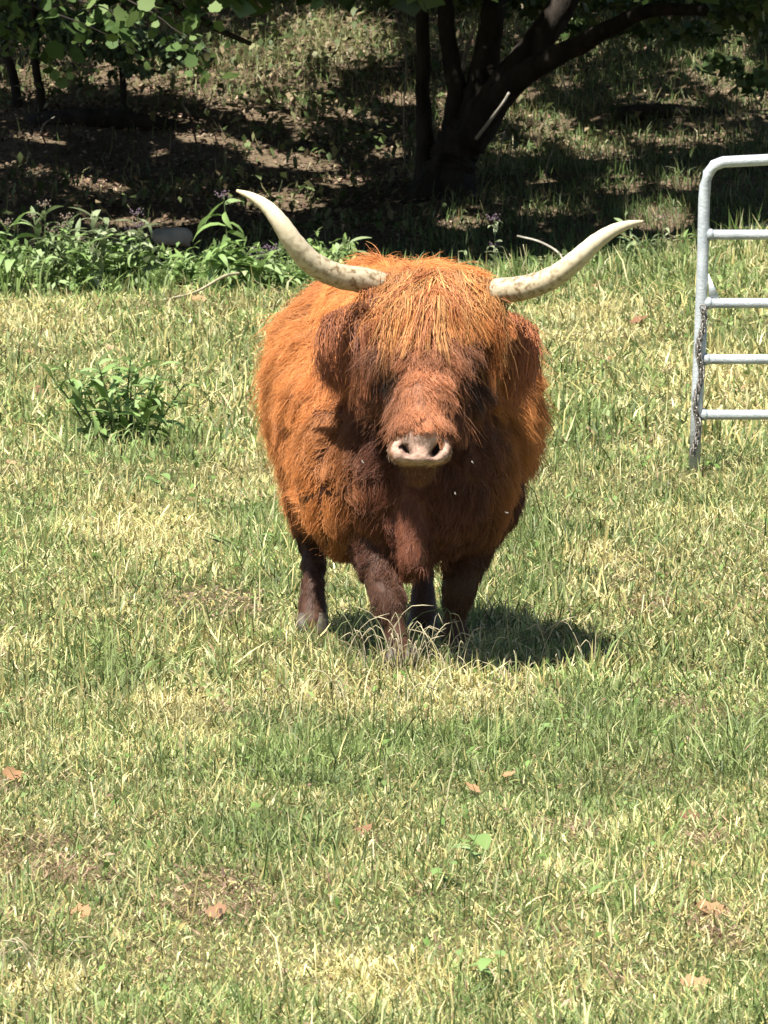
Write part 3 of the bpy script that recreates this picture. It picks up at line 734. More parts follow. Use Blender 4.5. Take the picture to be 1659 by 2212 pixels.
# ---- fringe falling from the poll over the face
CAMP = Vector((0, 0, CAM_H))
def on_face(u, v, off):
    tgt = at(u, v, 19.6); d = (tgt - CAMP).normalized()
    h = bv.ray_cast(CAMP, d)
    if h[0] is not None and h[0].y < 19.90: return h[0] - d * off, True
    return at(u, v, 19.74 - off), False
NF, KF, NL = 13500, 12, 300
LPT = []
for j in range(NL):
    t = random.uniform(-1, 1); sg = 1 if t + random.gauss(0, .12) > 0 else -1
    lay = random.random()
    u0 = 930 + 138 * t; v0 = 584 + 24 * t * t + 55 * lay * (1 - .4 * abs(t))
    u1 = 930 + sg * (38 + 108 * abs(t) + random.gauss(6, 16)); v1 = 668 + 88 * abs(t) + random.gauss(0, 32) + (random.uniform(30, 100) if random.random() < .2 else 0)
    if abs(t) < .3 and random.random() < .08: u1 = 912 + random.gauss(0, 10); v1 = 745 + random.gauss(0, 22)
    u1 = min(1084, max(786, u1)); off0 = random.uniform(.008, .038)
    uv = spline([(u0, v0), (u0 * .55 + u1 * .45 + random.gauss(0, 5), v0 * .55 + v1 * .45 - 6), (u1, v1)], KF)
    wv = random.uniform(0, 6.28); wa = random.uniform(3, 11)
    uv[:, 0] += wa * np.sin(wv + np.linspace(0, random.uniform(3, 7), KF)) * np.linspace(0, 1, KF)
    ys = []
    for k, (a, b_) in enumerate(uv):
        q, hit = on_face(a, b_, off0 * (.35 + .65 * min(1, k / 4))); ys.append(q.y)
    ys = np.array(ys)
    for _ in range(3): ys[1:-1] = .25 * ys[:-2] + .5 * ys[1:-1] + .25 * ys[2:]
    LPT.append([tuple(at(a, b_, y_)) for (a, b_), y_ in zip(uv, ys)])
LPT = np.array(LPT)
li = R.integers(0, NL, NF); sp_ = np.linspace(0, 1, KF)[None, :, None]
wig = R.normal(0, .0013, (NF, KF, 3)).cumsum(1)
P = LPT[li] + R.normal(0, 1, (NF, 1, 3)) * np.array([.0085, .007, .007]) * (1 - .72 * sp_) + wig
stray = R.random(NF) < .2
P[stray] += (R.normal(0, 1, (stray.sum(), 1, 3)) * np.array([.034, .014, .014])) * sp_
ln = np.minimum(R.uniform(.7, 1.15, NF), 1)
idx = np.linspace(0, 1, KF)[None] * ln[:, None] * (KF - 1)
i0 = np.clip(idx.astype(int), 0, KF - 2); fr = (idx - i0)[..., None]
P = np.take_along_axis(P, i0[..., None].repeat(3, 2), 1) * (1 - fr) + np.take_along_axis(P, (i0 + 1)[..., None].repeat(3, 2), 1) * fr
lc = R.uniform(.5, 1.25, NL)[li] * R.uniform(.7, 1.25, NF)
col = (GOLD * .75 + ORANGE * .25) * lc[:, None]
dk = R.random(NL)[li] < .32; col[dk] = DEEP * 1.1 * R.uniform(.7, 1.3, dk.sum())[:, None]
bl = R.random(NF) < .14; col[bl] = np.clip(col[bl] * 1.3 + .05, 0, .9)
rad = np.concatenate([np.linspace(.8, 1, 5), np.linspace(1, .25, KF - 5)])[None] * R.uniform(.0006, .0010, NF)[:, None]
o = hair_object('fringe', P, rad, col, cow, COWB, 1.1); o['label'] = 'golden fringe of long hair falling over the eyes'
# tuft standing up behind the poll
k = 500; p = np.array([at(945 + R.normal(0, 22), 590 + R.normal(0, 5), 19.86) for _ in range(k)])
Pt = grow(p, np.tile([0, .2, 1.], (k, 1)), np.array([.8, -.3, .2]) + R.normal(0, .5, (k, 3)), R.uniform(.04, .085, k), np.full(k, .9), .7, 6, .3)
hair_object('hair_tuft', clump(Pt, 18, .7), np.linspace(.0014, .0004, 6)[None].repeat(k, 0), ORANGE * R.uniform(.7, 1.3, k)[:, None], cow, COWB)
# side locks hanging beside the face
for (u0, v0, u1, v1, Y, cc, nlk, lab) in ((806, 680, 808, 830, 19.66, EARC * .95, 34, 'dark side locks left of the face'), (1062, 690, 1076, 800, 19.70, DEEP * .85, 26, 'reddish side locks right of the face')):
    k = nlk * 26
    end = np.array([at(u1 + R.normal(0, 17), v1 + R.normal(0, 50), Y + R.uniform(-.01, .06)) for _ in range(nlk)])
    st = np.array([at(u0 + R.normal(0, 15), v0 + R.normal(0, 28), Y + R.uniform(.04, .10)) for _ in range(nlk)])
    md_ = (st + end) / 2 + np.array([0, -.03, .02]) + R.normal(0, .008, (nlk, 3))
    G = np.array([spline([s, m_, e], 8) for s, m_, e in zip(st, md_, end)])
    j = R.integers(0, nlk, k); sp2 = np.linspace(0, 1, 8)[None, :, None]
    Pk = G[j] + R.normal(0, 1, (k, 1, 3)) * .011 * (1 - .7 * sp2) + R.normal(0, .0018, (k, 8, 3)).cumsum(1)
    o = hair_object('side_lock', Pk, np.linspace(.0010, .0003, 8)[None].repeat(k, 0), cc * (R.uniform(.6, 1.4, nlk)[j] * R.uniform(.7, 1.3, k))[:, None], cow, COWB); o['label'] = lab

# ================================================================== metal gate
M['zinc'] = noise_mat('galvanised_steel', [(.3, (.40, .44, .46)), (.7, (.60, .64, .65))], 14, .42, 7, .2, 90, .5, .35)
M['rustzinc'] = noise_mat('dull_chain', [(.3, (.12, .10, .08)), (.7, (.40, .38, .35))], 60, .5, 5, metal=.6)
GY0 = 28.6
gb = Vector((at(1508, 1000, GY0).x, GY0, hz(at(1508, 1000, GY0).x, GY0)))
gate = empty('metal_gate', gb); tag(gate, 'silver galvanised tube gate with rounded corner at the right edge', 'gate')
def gp(u, v): return at(u, v, GY0)
LEN = 3.2
tr, br = gp(1659, 341), gp(1659, 985)
ur = Vector((1, -.0, 0))
pts = [gp(1499, 1026), gp(1506, 860), gp(1512, 720), gp(1518, 560), gp(1521, 430), gp(1523.5, 400), gp(1530, 374), gp(1543, 357), gp(1562, 350), gp(1590, 348.5), gp(1659, 345)]
e = pts[-1]; pts += [e + ur * x for x in (.5, 1.2, 2.2)]
far = e + ur * 2.35; pts += [far + Vector((.05, 0, -.04)), far + Vector((.08, 0, -.12)), far + Vector((.09, 0, -.6)), far + Vector((.09, 0, -1.2))]
r_t = .0240
V, F = tube(pts, [r_t] * len(pts), 16)
add_part('frame', mesh_np('frame', V, F, None, True), M['zinc'], gate, gb)
for (v, u0) in ((507, 1519), (655, 1516), (776, 1511), (896, 1506)):
    a = gp(u0, v); V, F = tube([a, a + ur * .6, a + ur * 1.6, a + ur * 2.68], [r_t * .86] * 4, 14)
    add_part('rail', mesh_np('rail', V, F, None, True), M['zinc'], gate, gb)
    wV, wF = tube([a + Vector((.018, 0, 0)), a + Vector((.03, 0, 0)), a + Vector((.042, 0, 0))], [r_t * .95, r_t * 1.1, r_t * .9], 12)
    add_part('weld', mesh_np('weld', wV, wF, None, True), M['zinc'], gate, gb)
# small triangular gusset above the second rail
a, b_, c_ = gp(1530, 590), gp(1532, 648), gp(1556, 648)
gv_ = [a, b_, c_]; Vg = np.array([tuple(p + Vector((0, dy, 0))) for dy in (-.008, .008) for p in gv_])
add_part('gusset', mesh_np('gusset', Vg, [np.array([[0, 1, 2], [5, 4, 3]]), np.array([[0, 3, 4, 1], [1, 4, 5, 2], [2, 5, 3, 0]])]), M['zinc'], gate, gb)
# stile along the chained end (a second upright close behind the frame)
V, F = tube([gp(1524, 655), gp(1519, 780), gp(1512, 896)], [.010] * 3, 8)
add_part('latch_bar', mesh_np('latch_bar', V, F, None, True), M['zinc'], gate, gb)
# chain wound down the upright
chain_t = empty('chain', gp(1512, 670)); cb_ = Vector(chain_t.location)
tag(chain_t, 'dull steel chain wound down the upright of the silver gate', 'chain')
N = 40; LK = .042
S = []
for i in range(N):
    t = i / (N - 1); v = 662 + 318 * t; u = 1517 - 17 * t
    p = gp(u + 5 * math.sin(t * 17), v); p.y -= r_t + .009 + .004 * math.sin(i * 1.9); S.append(p)
for side in (0,):
    ring = []
    for k in range(10):
        a = 2 * math.pi * k / 10; ring.append(Vector((math.cos(a) * .0085, 0, math.sin(a) * .0085 + (.009 if math.sin(a) > 0 else -.009))))
    ring.append(ring[0]); ring.append(ring[1])
    V, F = tube(ring, [.0032] * len(ring), 5, False)
    link_me = mesh_np('link', V, F, None, True); link_me.materials.append(M['rustzinc'])
for i in range(N - 1):
    d = (S[i + 1] - S[i])
    o = bpy.data.objects.new('link', link_me); COL.objects.link(o); o.parent = chain_t; o.location = (S[i] + S[i + 1]) / 2 - cb_
    o.rotation_euler = (0, math.atan2(d.x, d.z), (i % 2) * math.pi / 2 + .3 * math.sin(i)); sc_ = max(1, d.length / .024); o.scale = (1.25, 1.25, sc_)
# hinge post out at the far end of the gate
pb = Vector((far.x + .2, GY0, hz(far.x + .2, GY0)))
V, F = tube([pb + Vector((0, 0, -.3)), pb + Vector((0, 0, .7)), pb + Vector((.01, 0, 1.5))], [.075, .072, .07], 12, wob=.06)
tag(add('gate_post', mesh_np('gate_post', V, F, None, True), M['palebark']), 'weathered wooden post at the hinge end of the gate', 'post')

# ================================================================== trees
def limb_part(name, path, thing, base, mat, n=26, seg=10, wob=.14):
    S = spline([(*p, r) for p, r in path], n)
    jit = np.cumsum(R.normal(0, .006, (n, 3)), 0); jit -= np.linspace(0, 1, n)[:, None] * jit[-1]
    V, F = tube([s[:3] + j for s, j in zip(S, jit)], [max(s[3], .004) for s in S], seg, wob=wob)
    return add_part(name, mesh_np(name, V, F, None, True), mat, thing, base)
def leaf_quads(c, size, col, up=.5):
    """leaf-sized kites round the points c"""
    n = len(c)
    d = nrm(R.normal(0, 1, (n, 3)) + np.array([0, 0, -.35])); q = nrm(R.normal(0, 1, (n, 3)) + np.array([0, -.25, .9]) * up)
    s = nrm(np.cross(d, q)); h = size[:, None]
    nn = np.cross(s, d)
    V = np.empty((n, 4, 3)); V[:, 0] = c - d * h * .55; V[:, 1] = c + s * h * .42 + nn * h * .10; V[:, 2] = c + d * h * .62; V[:, 3] = c - s * h * .42 + nn * h * .10
    i = np.arange(n)[:, None] * 4
    F = np.concatenate([i + np.array([[0, 1, 2]]), i + np.array([[0, 2, 3]])])
    return V.reshape(-1, 3), [F], np.repeat(col, 4, 0)
def foliage_ok(c):
    """leaves inside the picture only where the photograph shows foliage"""
    u, v = proj(c); wob = 40 * noise(u, v, .012, 91) + 22 * noise(u, v, .05, 92)
    bound = np.full(len(c), -8.)
    bound = np.where(u < 500, 118 + .06 * u - 90 * smooth(400, 520, u), bound)
    bound = np.where((u >= 500) & (u < 880), 4, bound)
    bound = np.where((u >= 880) & (u < 1250), 6, bound)
    bound = np.where(u >= 1250, 6 + 26 * smooth(1500, 1659, u), bound)
    return (v < bound + wob) | (u < -60) | (u > 1720)
def sunfilter(c):
    """leave the pasture and the sunlit patches of the slope uncovered"""
    sp = shadow_point(c); u, v = proj(sp)
    onp = sp[:, 1] < edge_y(sp[:, 0]) + 1.6 - .6 * noise(sp[:, 0], 3, 1.1, 5)
    drop = onp | (R.random(len(c)) < lit(u, v) * .99)
    c = c[~drop]; return c[foliage_ok(c)]
TREES_XY = np.array([(.8, 59.5), (-4.0, 51.5), (4.6, 57.0), (-3.2, 66), (-2.2, 69), (-.8, 73), (1.6, 72.5), (4.4, 70.5), (-4.8, 62.5)])
TREE_I = [0]
def slope_canopy(nclump, per):
    """unseen leaf clumps added up-sun to shade the slope, each leaf given to the nearest tree"""
    y = R.uniform(51.0, 86, nclump); x = R.uniform(-1, 1, nclump) * (829.5 / FPX * y + 2.0)
    hgt_ = R.uniform(3.0, 8.5, nclump)
    g0 = np.stack([x, y, H(x, y)], 1) + S3 * (hgt_ / S3[2])[:, None]
    c = np.repeat(g0, per, 0) + R.normal(0, 1, (nclump * per, 3)) * np.array([.5, .5, .28])
    u, v = proj(c); c = c[(v < 20) | (u < -20) | (u > 1680)]
    c = sunfilter(c)
    d = np.stack([np.hypot(c[:, 0] - a, c[:, 1] - b) for a, b in TREES_XY], 1)
    return c, np.argmin(d, 1)
CAN, CAN_ID = slope_canopy(3000, 62)  # out-of-view leaves added for the shade they throw on the slope
def canopy(n, cx, cy_, cz, rx, ry, rz_, nclump, size, cols, spread=.55):
    """leaf positions in clumps within an ellipsoid"""
    k = nrm(R.normal(0, 1, (nclump, 3))) * (R.random((nclump, 1)) ** .4)
    cc = np.array([cx, cy_, cz]) + k * np.array([rx, ry, rz_])
    j = R.integers(0, nclump, n); c = cc[j] + R.normal(0, spread, (n, 3)) * np.array([1, 1, .6])
    c = c[(c[:, 2] > 1.9)]
    c = sunfilter(c)
    own = CAN[CAN_ID == TREE_I[0]]; TREE_I[0] += 1
    c = np.concatenate([c, own]); m = len(c); col = np.array(cols)[R.integers(0, len(cols), m)] * R.uniform(.65, 1.3, m)[:, None]
    return leaf_quads(c, size * R.uniform(.6, 1.35, m), col)
LG = [[.045, .085, .022], [.06, .11, .03], [.08, .13, .04], [.035, .06, .018]]

# main tree leaning over the ditch
TY = 62.0
tb_ = ground_at(965, 418); TY = tb_.y
def tp(u, v, dy=0): return at(u, v, TY + dy)
def px(w_): return w_ / FPX * TY / 2
tree = empty('leaning_tree', tb_); tag(tree, 'dark many-stemmed tree with spreading limbs behind the cow', 'tree')
limb_part('trunk', [(tp(958, 450), px(165)), (tp(962, 405), px(128)), (tp(972, 365), px(112)), (tp(985, 330), px(104)), (tp(1000, 295), px(96)), (tp(1012, 265), px(84))], tree, tb_, M['bark'], 22, 16)
limb_part('limb', [(tp(925, 420, .1), px(60)), (tp(920, 350, .1), px(46)), (tp(921, 270, .15), px(36)), (tp(918, 180, .2), px(32)), (tp(914, 80, .2), px(30)), (tp(916, -60, .2), px(28)), (tp(905, -500, .3), px(20))], tree, tb_, M['bark'])
limb_part('limb', [(tp(985, 335, -.05), px(60)), (tp(978, 270, 0), px(52)), (tp(984, 190, .05), px(44)), (tp(968, 90, .1), px(38)), (tp(966, -40, .1), px(36)), (tp(985, -500, .2), px(22))], tree, tb_, M['bark'])
limb_part('limb', [(tp(1003, 300, 0), px(84)), (tp(1030, 225, 0), px(72)), (tp(1048, 140, .1), px(62)), (tp(1062, 40, .1), px(54)), (tp(1085, -80, .2), px(48)), (tp(1120, -600, .4), px(24))], tree, tb_, M['bark'])
limb_part('limb', [(tp(1005, 310, -.1), px(88)), (tp(1052, 235, -.15), px(80)), (tp(1110, 150, -.2), px(72)), (tp(1170, 75, -.25), px(64)), (tp(1225, -5, -.3), px(58)), (tp(1330, -200, -.4), px(46)), (tp(1500, -600, -.6), px(24))], tree, tb_, M['bark'])
limb_part('limb', [(tp(1010, 305, -.2), px(60)), (tp(1060, 235, -.3), px(58)), (tp(1110, 180, -.5), px(54)), (tp(1180, 132, -.8), px(48)), (tp(1260, 92, -1.1), px(42)), (tp(1340, 48, -1.4), px(36)), (tp(1400, 24, -1.7), px(30)), (tp(1490, 22, -2.1), px(24)), (tp(1600, 34, -2.5), px(17)), (tp(1720, 20, -3), px(8))], tree, tb_, M['bark'], 34)
for sgn, (u1, v1) in enumerate(((868, 446), (1042, 442), (905, 458), (1005, 462))):
    limb_part('root_flare', [(tp(955 + (u1 - 955) * .25, 385, -.1), px(52)), (tp(955 + (u1 - 955) * .65, 420, -.2), px(38)), (tp(u1, v1 - 6, -.3), px(18))], tree, tb_, M['bark'], 10, 8)
a = canopy(9000, .8, 59.5, 6.6, 4.6, 5.5, 3.4, 260, .17, LG)
add_part('crown', mesh_np('crown', *a), M['leaves'], tree, tb_)['kind'] = 'stuff'

q = []
for (u0, v0, su, sv, Yo, k) in ((1000, -4, 110, 10, 1.2, 300), (1150, 4, 80, 12, 1.2, 260), (1330, 4, 70, 10, 1, 240), (1480, 2, 80, 9, .6, 260), (1630, 20, 40, 20, -4, 300), (1640, 175, 30, 14, 3, 160), (1560, 140, 30, 10, 3, 90), (1262, 66, 22, 12, 1.5, 110), (920, -2, 60, 8, 1, 120), (1385, 62, 30, 14, 1.2, 90), (1540, 70, 50, 16, 1.2, 120)):
    q += [at(R.normal(u0, su), R.normal(v0, sv), TY + Yo + R.normal(0, .5)) for _ in range(k)]
q = np.array(q); cq = np.array([[.05, .09, .025], [.08, .13, .04], [.13, .18, .06]])[R.integers(0, 3, len(q))] * R.uniform(.6, 1.25, len(q))[:, None]
add_part('spray', mesh_np('spray', *leaf_quads(q, R.uniform(.06, .13, len(q)), cq, .8)), M['leaves'], tree, tb_)['kind'] = 'stuff'

# broad-leaved tree out of frame on the left, its low boughs hang into the picture
bt = Vector((-5.6, 53.6, hz(-5.6, 53.6)))
tl = empty('broadleaf_tree', bt); tag(tl, 'tree whose large-leaved boughs hang down over the upper left corner', 'tree')
limb_part('trunk', [(bt + Vector((0, 0, -.3)), .34), (bt + Vector((.1, 0, 1.2)), .27), (bt + Vector((0, .1, 3.5)), .22), (bt + Vector((.2, .2, 6.5)), .14), (bt + Vector((.2, .2, 9)), .05)], tl, bt, M['palebark'], 20, 12)
for (dx, dy, z1, sag) in ((4.6, -1.2, 3.3, .7), (4.0, -2.0, 4.6, .4), (3.4, 1.5, 5.4, .2), (-3, -1, 4.6, .3)):
    limb_part('limb', [(bt + Vector((.05, 0, z1 - .6)), .11), (bt + Vector((dx * .4, dy * .4, z1)), .08), (bt + Vector((dx * .75, dy * .75, z1 - sag * .3)), .05), (bt + Vector((dx, dy, z1 - sag)), .018)], tl, bt, M['bark'], 16, 8)
a = canopy(9000, -4.0, 51.5, 6.0, 4.4, 4.2, 3.4, 200, .20, LG)
add_part('crown', mesh_np('crown', *a), M['leaves'], tl, bt)['kind'] = 'stuff'
def lobed_leaf():
    """palmate leaf about one unit across, slightly cupped"""
    out = [(0, -.40), (.18, -.42), (.34, -.34), (.40, -.16), (.50, -.02), (.40, .10), (.40, .26), (.22, .34), (0, .58), (-.22, .34), (-.40, .26), (-.40, .10), (-.50, -.02), (-.40, -.16), (-.34, -.34), (-.18, -.42)]
    V = [(0, 0, 0)] + [(x_, y_, .16 * (x_ * x_ + y_ * y_) - .10 * abs(x_)) for x_, y_ in out]
    T = [(0, i + 1, (i + 1) % len(out) + 1) for i in range(len(out))]
    return np.array(V), np.array(T)
lv, ltri = lobed_leaf()
M['bigleaf'] = leaf_mat('broad_leaf', .6, .2, .30, tint=[(0, (.04, .075, .02)), (.5, (.09, .15, .045)), (1, (.17, .24, .08))])
leaf_me = mesh_np('leaf', lv, ltri, np.tile([.1, .18, .06], (len(lv), 1))); leaf_me.materials.append(M['bigleaf'])
tips = []
for (pts) in ([(-60, -40, 51.2), (90, 20, 51.0), (200, 60, 50.9), (300, 112, 50.8)], [(150, -60, 51), (290, 0, 50.8), (380, 60, 50.7), (462, 122, 50.6)], [(250, -70, 51.4), (340, -10, 51.2), (400, 15, 51.1), (450, 40, 51.0)],
              [(-80, 30, 51.8), (20, 60, 51.6), (90, 100, 51.5), (140, 140, 51.4)], [(60, -60, 50.6), (150, -10, 50.5), (230, 20, 50.4), (270, 50, 50.4)], [(-40, -60, 51.5), (0, 0, 51.4), (40, 45, 51.3), (60, 80, 51.3)]):
    P3 = [at(*q) for q in pts]
    limb_part('twig', [(p, .011 - .003 * i) for i, p in enumerate(P3)], tl, bt, M['bark'], 12, 5)
    tips.append(spline(P3, 40))
for i in range(290):
    c = Vector(random.choice(tips)[random.randint(4, 39)]) + Vector((random.gauss(0, .10), random.gauss(0, .15), random.gauss(-.05, .09)))
    o = bpy.data.objects.new('leaf', leaf_me); COL.objects.link(o); o.parent = tl; o.location = c - bt
    s = random.choice((.05, .06, .07, .08, .10, .14)) * random.uniform(.85, 1.15); o.scale = (s, s, s)
    o.rotation_euler = (random.gauss(.9, .5), random.gauss(0, .45), random.uniform(-3.1, 3.1))

# tree out of frame on the right
bt = Vector((5.6, 58.0, hz(5.6, 58.0)))
t2 = empty('shade_tree', bt); tag(t2, 'tree whose leafy boughs close the upper right corner', 'tree')
limb_part('trunk', [(bt + Vector((0, 0, -.3)), .30), (bt + Vector((-.1, 0, 1.5)), .23), (bt + Vector((.1, .1, 4)), .17), (bt + Vector((0, .2, 8)), .05)], t2, bt, M['bark'], 18, 10)
for (dx, dy, z1) in ((-3.2, -1, 4.4), (-2.6, 2, 5.2), (2.6, -1, 4.8)):
    limb_part('limb', [(bt + Vector((0, 0, z1 - 1)), .09), (bt + Vector((dx * .5, dy * .5, z1)), .06), (bt + Vector((dx, dy, z1 + .2)), .018)], t2, bt, M['bark'], 12, 7)
a = canopy(9000, 4.6, 57.0, 6.2, 4.2, 5.6, 3.6, 220, .17, LG)
add_part('crown', mesh_np('crown', *a), M['leaves'], t2, bt)['kind'] = 'stuff'
# trees further up the hill, crowns above the frame
HT = [((40, 235), (10, 60), 22, 'thin dark sapling leaning left, leftmost of the three on the bank', (-3.2, 66, 6.2)),
      ((88, 240), (80, 60), 20, 'straight dark sapling beside the leaning one on the left bank', (-1.2, 70, 6.8)),
      ((262, 245), (264, 30), 15, 'slim straight dark sapling standing apart on the left bank', (-.4, 75, 8.0))]
SPRAY = {'thin': [(40, 40, 40, 26, 420), (110, 55, 40, 18, 340)], 'stra': [(170, 60, 36, 16, 200), (150, 100, 40, 14, 160), (250, 118, 30, 10, 120)], 'slim': [(330, 96, 46, 12, 260), (250, 70, 36, 18, 200), (390, 120, 24, 8, 110), (300, 150, 30, 9, 90)]}
for (b0, b1, wpx, lab, cc) in HT:
    base = ground_at(*b0)
    t3 = empty('sapling', base); tag(t3, lab, 'tree', 'saplings on the wooded bank')
    p1 = at(b1[0], b1[1], base.y); r0 = wpx / FPX * base.y / 2
    d = (p1 - base)
    pth = [(base + Vector((0, 0, -.15)), r0 * 1.35), (base + d * .25 + Vector((.02, 0, 0)), r0), (base + d * .65 - Vector((.015, 0, 0)), r0 * .9), (p1, r0 * .8), (base + d * 2.3, r0 * .6), (base + d * 4, r0 * .3)]
    limb_part('trunk', pth, t3, base, M['bark'], 20, 8)
    for k in range(4):
        q = base + d * (1.15 + .55 * k); dr = Vector((random.uniform(-1, 1), random.uniform(-1, .6), .5))
        limb_part('branch', [(q, r0 * .4), (q + dr * .5, r0 * .25), (q + dr * 1.1, .006)], t3, base, M['bark'], 8, 5)
    q = np.concatenate([np.array([at(*w_, base.y - .5 + R.normal(0, .4)) for w_ in zip(R.normal(c_[0], c_[2], c_[4]), R.normal(c_[1], c_[3], c_[4]))]) for c_ in SPRAY[lab[:4]]])
    colq = np.array([[.07, .12, .05], [.11, .17, .075], [.15, .21, .10]])[R.integers(0, 3, len(q))] * R.uniform(.6, 1.2, len(q))[:, None]
    add_part('spray', mesh_np('spray', *leaf_quads(q, R.uniform(.05, .11, len(q)), colq, 1.2)), M['leaves'], t3, base)['kind'] = 'stuff'
    a = canopy(4000, base.x + cc[0] * .2, base.y - 1.5, base.z + 5.2, 3.6, 4.4, 2.8, 130, .16, LG)
    add_part('crown', mesh_np('crown', *a), M['leaves'], t3, base)['kind'] = 'stuff'
for (X, Y_, wd, lab) in ((1.6, 74, .16, 'forest tree rising out of sight behind the leaning tree'), (4.4, 72, .18, 'forest tree rising out of sight beyond the gate'), (-4.8, 64, .2, 'forest tree just past the left edge of the bank')):
    base = Vector((X, Y_, hz(X, Y_))); 
    t3 = empty('forest_tree', base); tag(t3, lab, 'tree', 'forest trees up the hill')
    limb_part('trunk', [(base + Vector((0, 0, -.2)), wd * 1.3), (base + Vector((.05, 0, 1)), wd), (base + Vector((-.05, .1, 4)), wd * .8), (base + Vector((.1, 0, 9)), wd * .3)], t3, base, M['bark'], 18, 9)
    a = canopy(5000, X, Y_ - 1.5, base.z + 5.6, 4.6, 5.0, 3.0, 170, .17, LG)
    add_part('crown', mesh_np('crown', *a), M['leaves'], t3, base)['kind'] = 'stuff'
# wood beyond: closes the view and the sky above the slope
NW = 26000
x = R.uniform(-30, 30, NW); y = R.uniform(84, 105, NW); z = H(x, y) + R.uniform(.2, 11, NW) ** 1.0
c = np.stack([x, y, z], 1); col = np.array(LG)[R.integers(0, 4, NW)] * R.uniform(.6, 1.2, NW)[:, None]
a = leaf_quads(c, R.uniform(.3, .6, NW), col)
tag(add('distant_wood', mesh_np('distant_wood', *a), M['leaves']), 'mass of forest foliage far up the hill', 'wood', kind='stuff')
# pale trunks and dead wood
base = at(728, 95, 78); base.z = hz(base.x, 78)
V, F = tube(spline([base + Vector((0, 0, -.2)), base + Vector((.03, 0, .5)), base + Vector((.02, 0, 1.4)), base + Vector((.1, 0, 4))], 14), np.linspace(.05, .03, 14), 8, wob=.1)
tag(add('pale_trunk', mesh_np('pale_trunk', V, F, None, True), M['palebark']), 'slim pale trunk at the top of the picture, left of the dark tree', 'tree')
base = at(1229, 85, 78); base.z = hz(base.x, 78)
V, F = tube(spline([base + Vector((0, 0, -.2)), base + Vector((.02, 0, .6)), base + Vector((0, 0, 1.6)), base + Vector((.1, 0, 4))], 14), np.linspace(.045, .03, 14), 8, wob=.1)
tag(add('pale_trunk', mesh_np('pale_trunk', V, F, None, True), M['palebark']), 'short glimpse of a pale trunk above the long right-hand limb', 'tree')
def stick(name, pts, r0, r1, label, cat, mat, n=16, grp=None, wob=.1):
    V, F = tube(spline(pts, n), np.linspace(r0, r1, n), 6, wob=wob)
    return tag(add(name, mesh_np(name, V, F, None, True), mat), label, cat, grp)
Yd = TY - .6
stick('dead_branch', [at(1000, 150, TY + .8), at(1008, 108, TY + .7), at(1020, 75, TY + .6), at(1028, 55, TY + .5)], .022, .008, 'pale dead branch upright between the stems of the dark tree', 'branch', M['palebark'])
stick('dead_branch', [at(1028, 300, Yd - .3), at(1055, 265, Yd - .4), at(1085, 225, Yd - .5), at(1100, 200, Yd - .5)], .02, .012, 'pale strip of dead wood lying along the dark trunk', 'branch', M['palebark'])
stick('dead_sapling', [ground_at(1216, 292) + Vector((0, 0, -.1)), at(1208, 250, 68), at(1222, 210, 68), at(1214, 160, 68)], .012, .004, 'crooked pale dead sapling on the right-hand slope', 'sapling', M['palebark'])
stick('dead_sapling', [ground_at(1228, 290) + Vector((0, 0, -.1)), at(1230, 240, 68), at(1224, 205, 68), at(1236, 150, 68)], .010, .003, 'thin straight dead sapling next to the crooked one', 'sapling', M['palebark'])
stick('dead_sapling', [ground_at(876, 360) + Vector((0, 0, -.1)), at(872, 250, 65), at(876, 120, 65), at(852, 20, 65)], .008, .003, 'very thin pale stem left of the dark tree', 'sapling', M['palebark'])
stick('dead_sapling', [ground_at(1366, 262) + Vector((0, 0, -.1)), at(1372, 210, 70), at(1368, 175, 70), at(1374, 160, 70)], .010, .004, 'short pale snag above the gate-side slope', 'sapling', M['palebark'])
stick('dead_vine', [ground_at(1065, 370) + Vector((0, 0, -.05)), at(1080, 330, 60.5), at(1088, 290, 61), at(1100, 262, 61)], .010, .004, 'thin grey vine stem right of the trunk foot', 'vine', M['palebark'])
stick('dead_vine', [ground_at(1178, 380), at(1184, 350, 61), at(1196, 318, 61)], .007, .003, 'small bare stem standing in the shade right of the trunk', 'vine', M['palebark'])
stick('curled_twig', [ground_at(410, 250), at(396, 228, 66), at(398, 214, 66), at(410, 213, 66)], .012, .006, 'curled pale twig on the bare left bank', 'twig', M['palebark'])
stick('curled_twig', [ground_at(440, 245), at(452, 225, 66), at(460, 195, 66)], .010, .004, 'straight pale twig leaning beside the curled one', 'twig', M['palebark'])
stick('curled_twig', [ground_at(88, 288), at(96, 268, 64), at(118, 252, 64)], .010, .004, 'arched pale twig on the dark left bank', 'twig', M['palebark'])
lg = ground_at(215, 278)
stick('fallen_log', [lg + Vector((-.7, .1, .02)), lg + Vector((-.2, 0, .09)), lg + Vector((.3, -.05, .08)), lg + Vector((.75, .05, .0))], .12, .09, 'dark fallen log lying across the left bank', 'log', M['bark'], 14, wob=.2)
lg = ground_at(1450, 258)
stick('fallen_log', [lg + Vector((-.5, .1, .02)), lg + Vector((-.1, 0, .07)), lg + Vector((.5, -.05, .03))], .10, .07, 'dark fallen log on the right slope above the gate', 'log', M['bark'], 12, wob=.2)
# two strands of wire across the right slope
for i, (v0, v1) in enumerate(((236, 240), (276, 281))):
    V, F = tube([at(1120, v0 + 2, 71), at(1330, v0 + 5, 71.2), at(1520, v0 + 4, 71.4), at(1760, v1, 71.6)], [.0035] * 4, 5)
    tag(add('fence_wire', mesh_np('fence_wire', V, F, None, True), M['palebark']), ['upper', 'lower'][i] + ' thin fence wire strung across the right slope', 'wire', 'wires of the old fence')

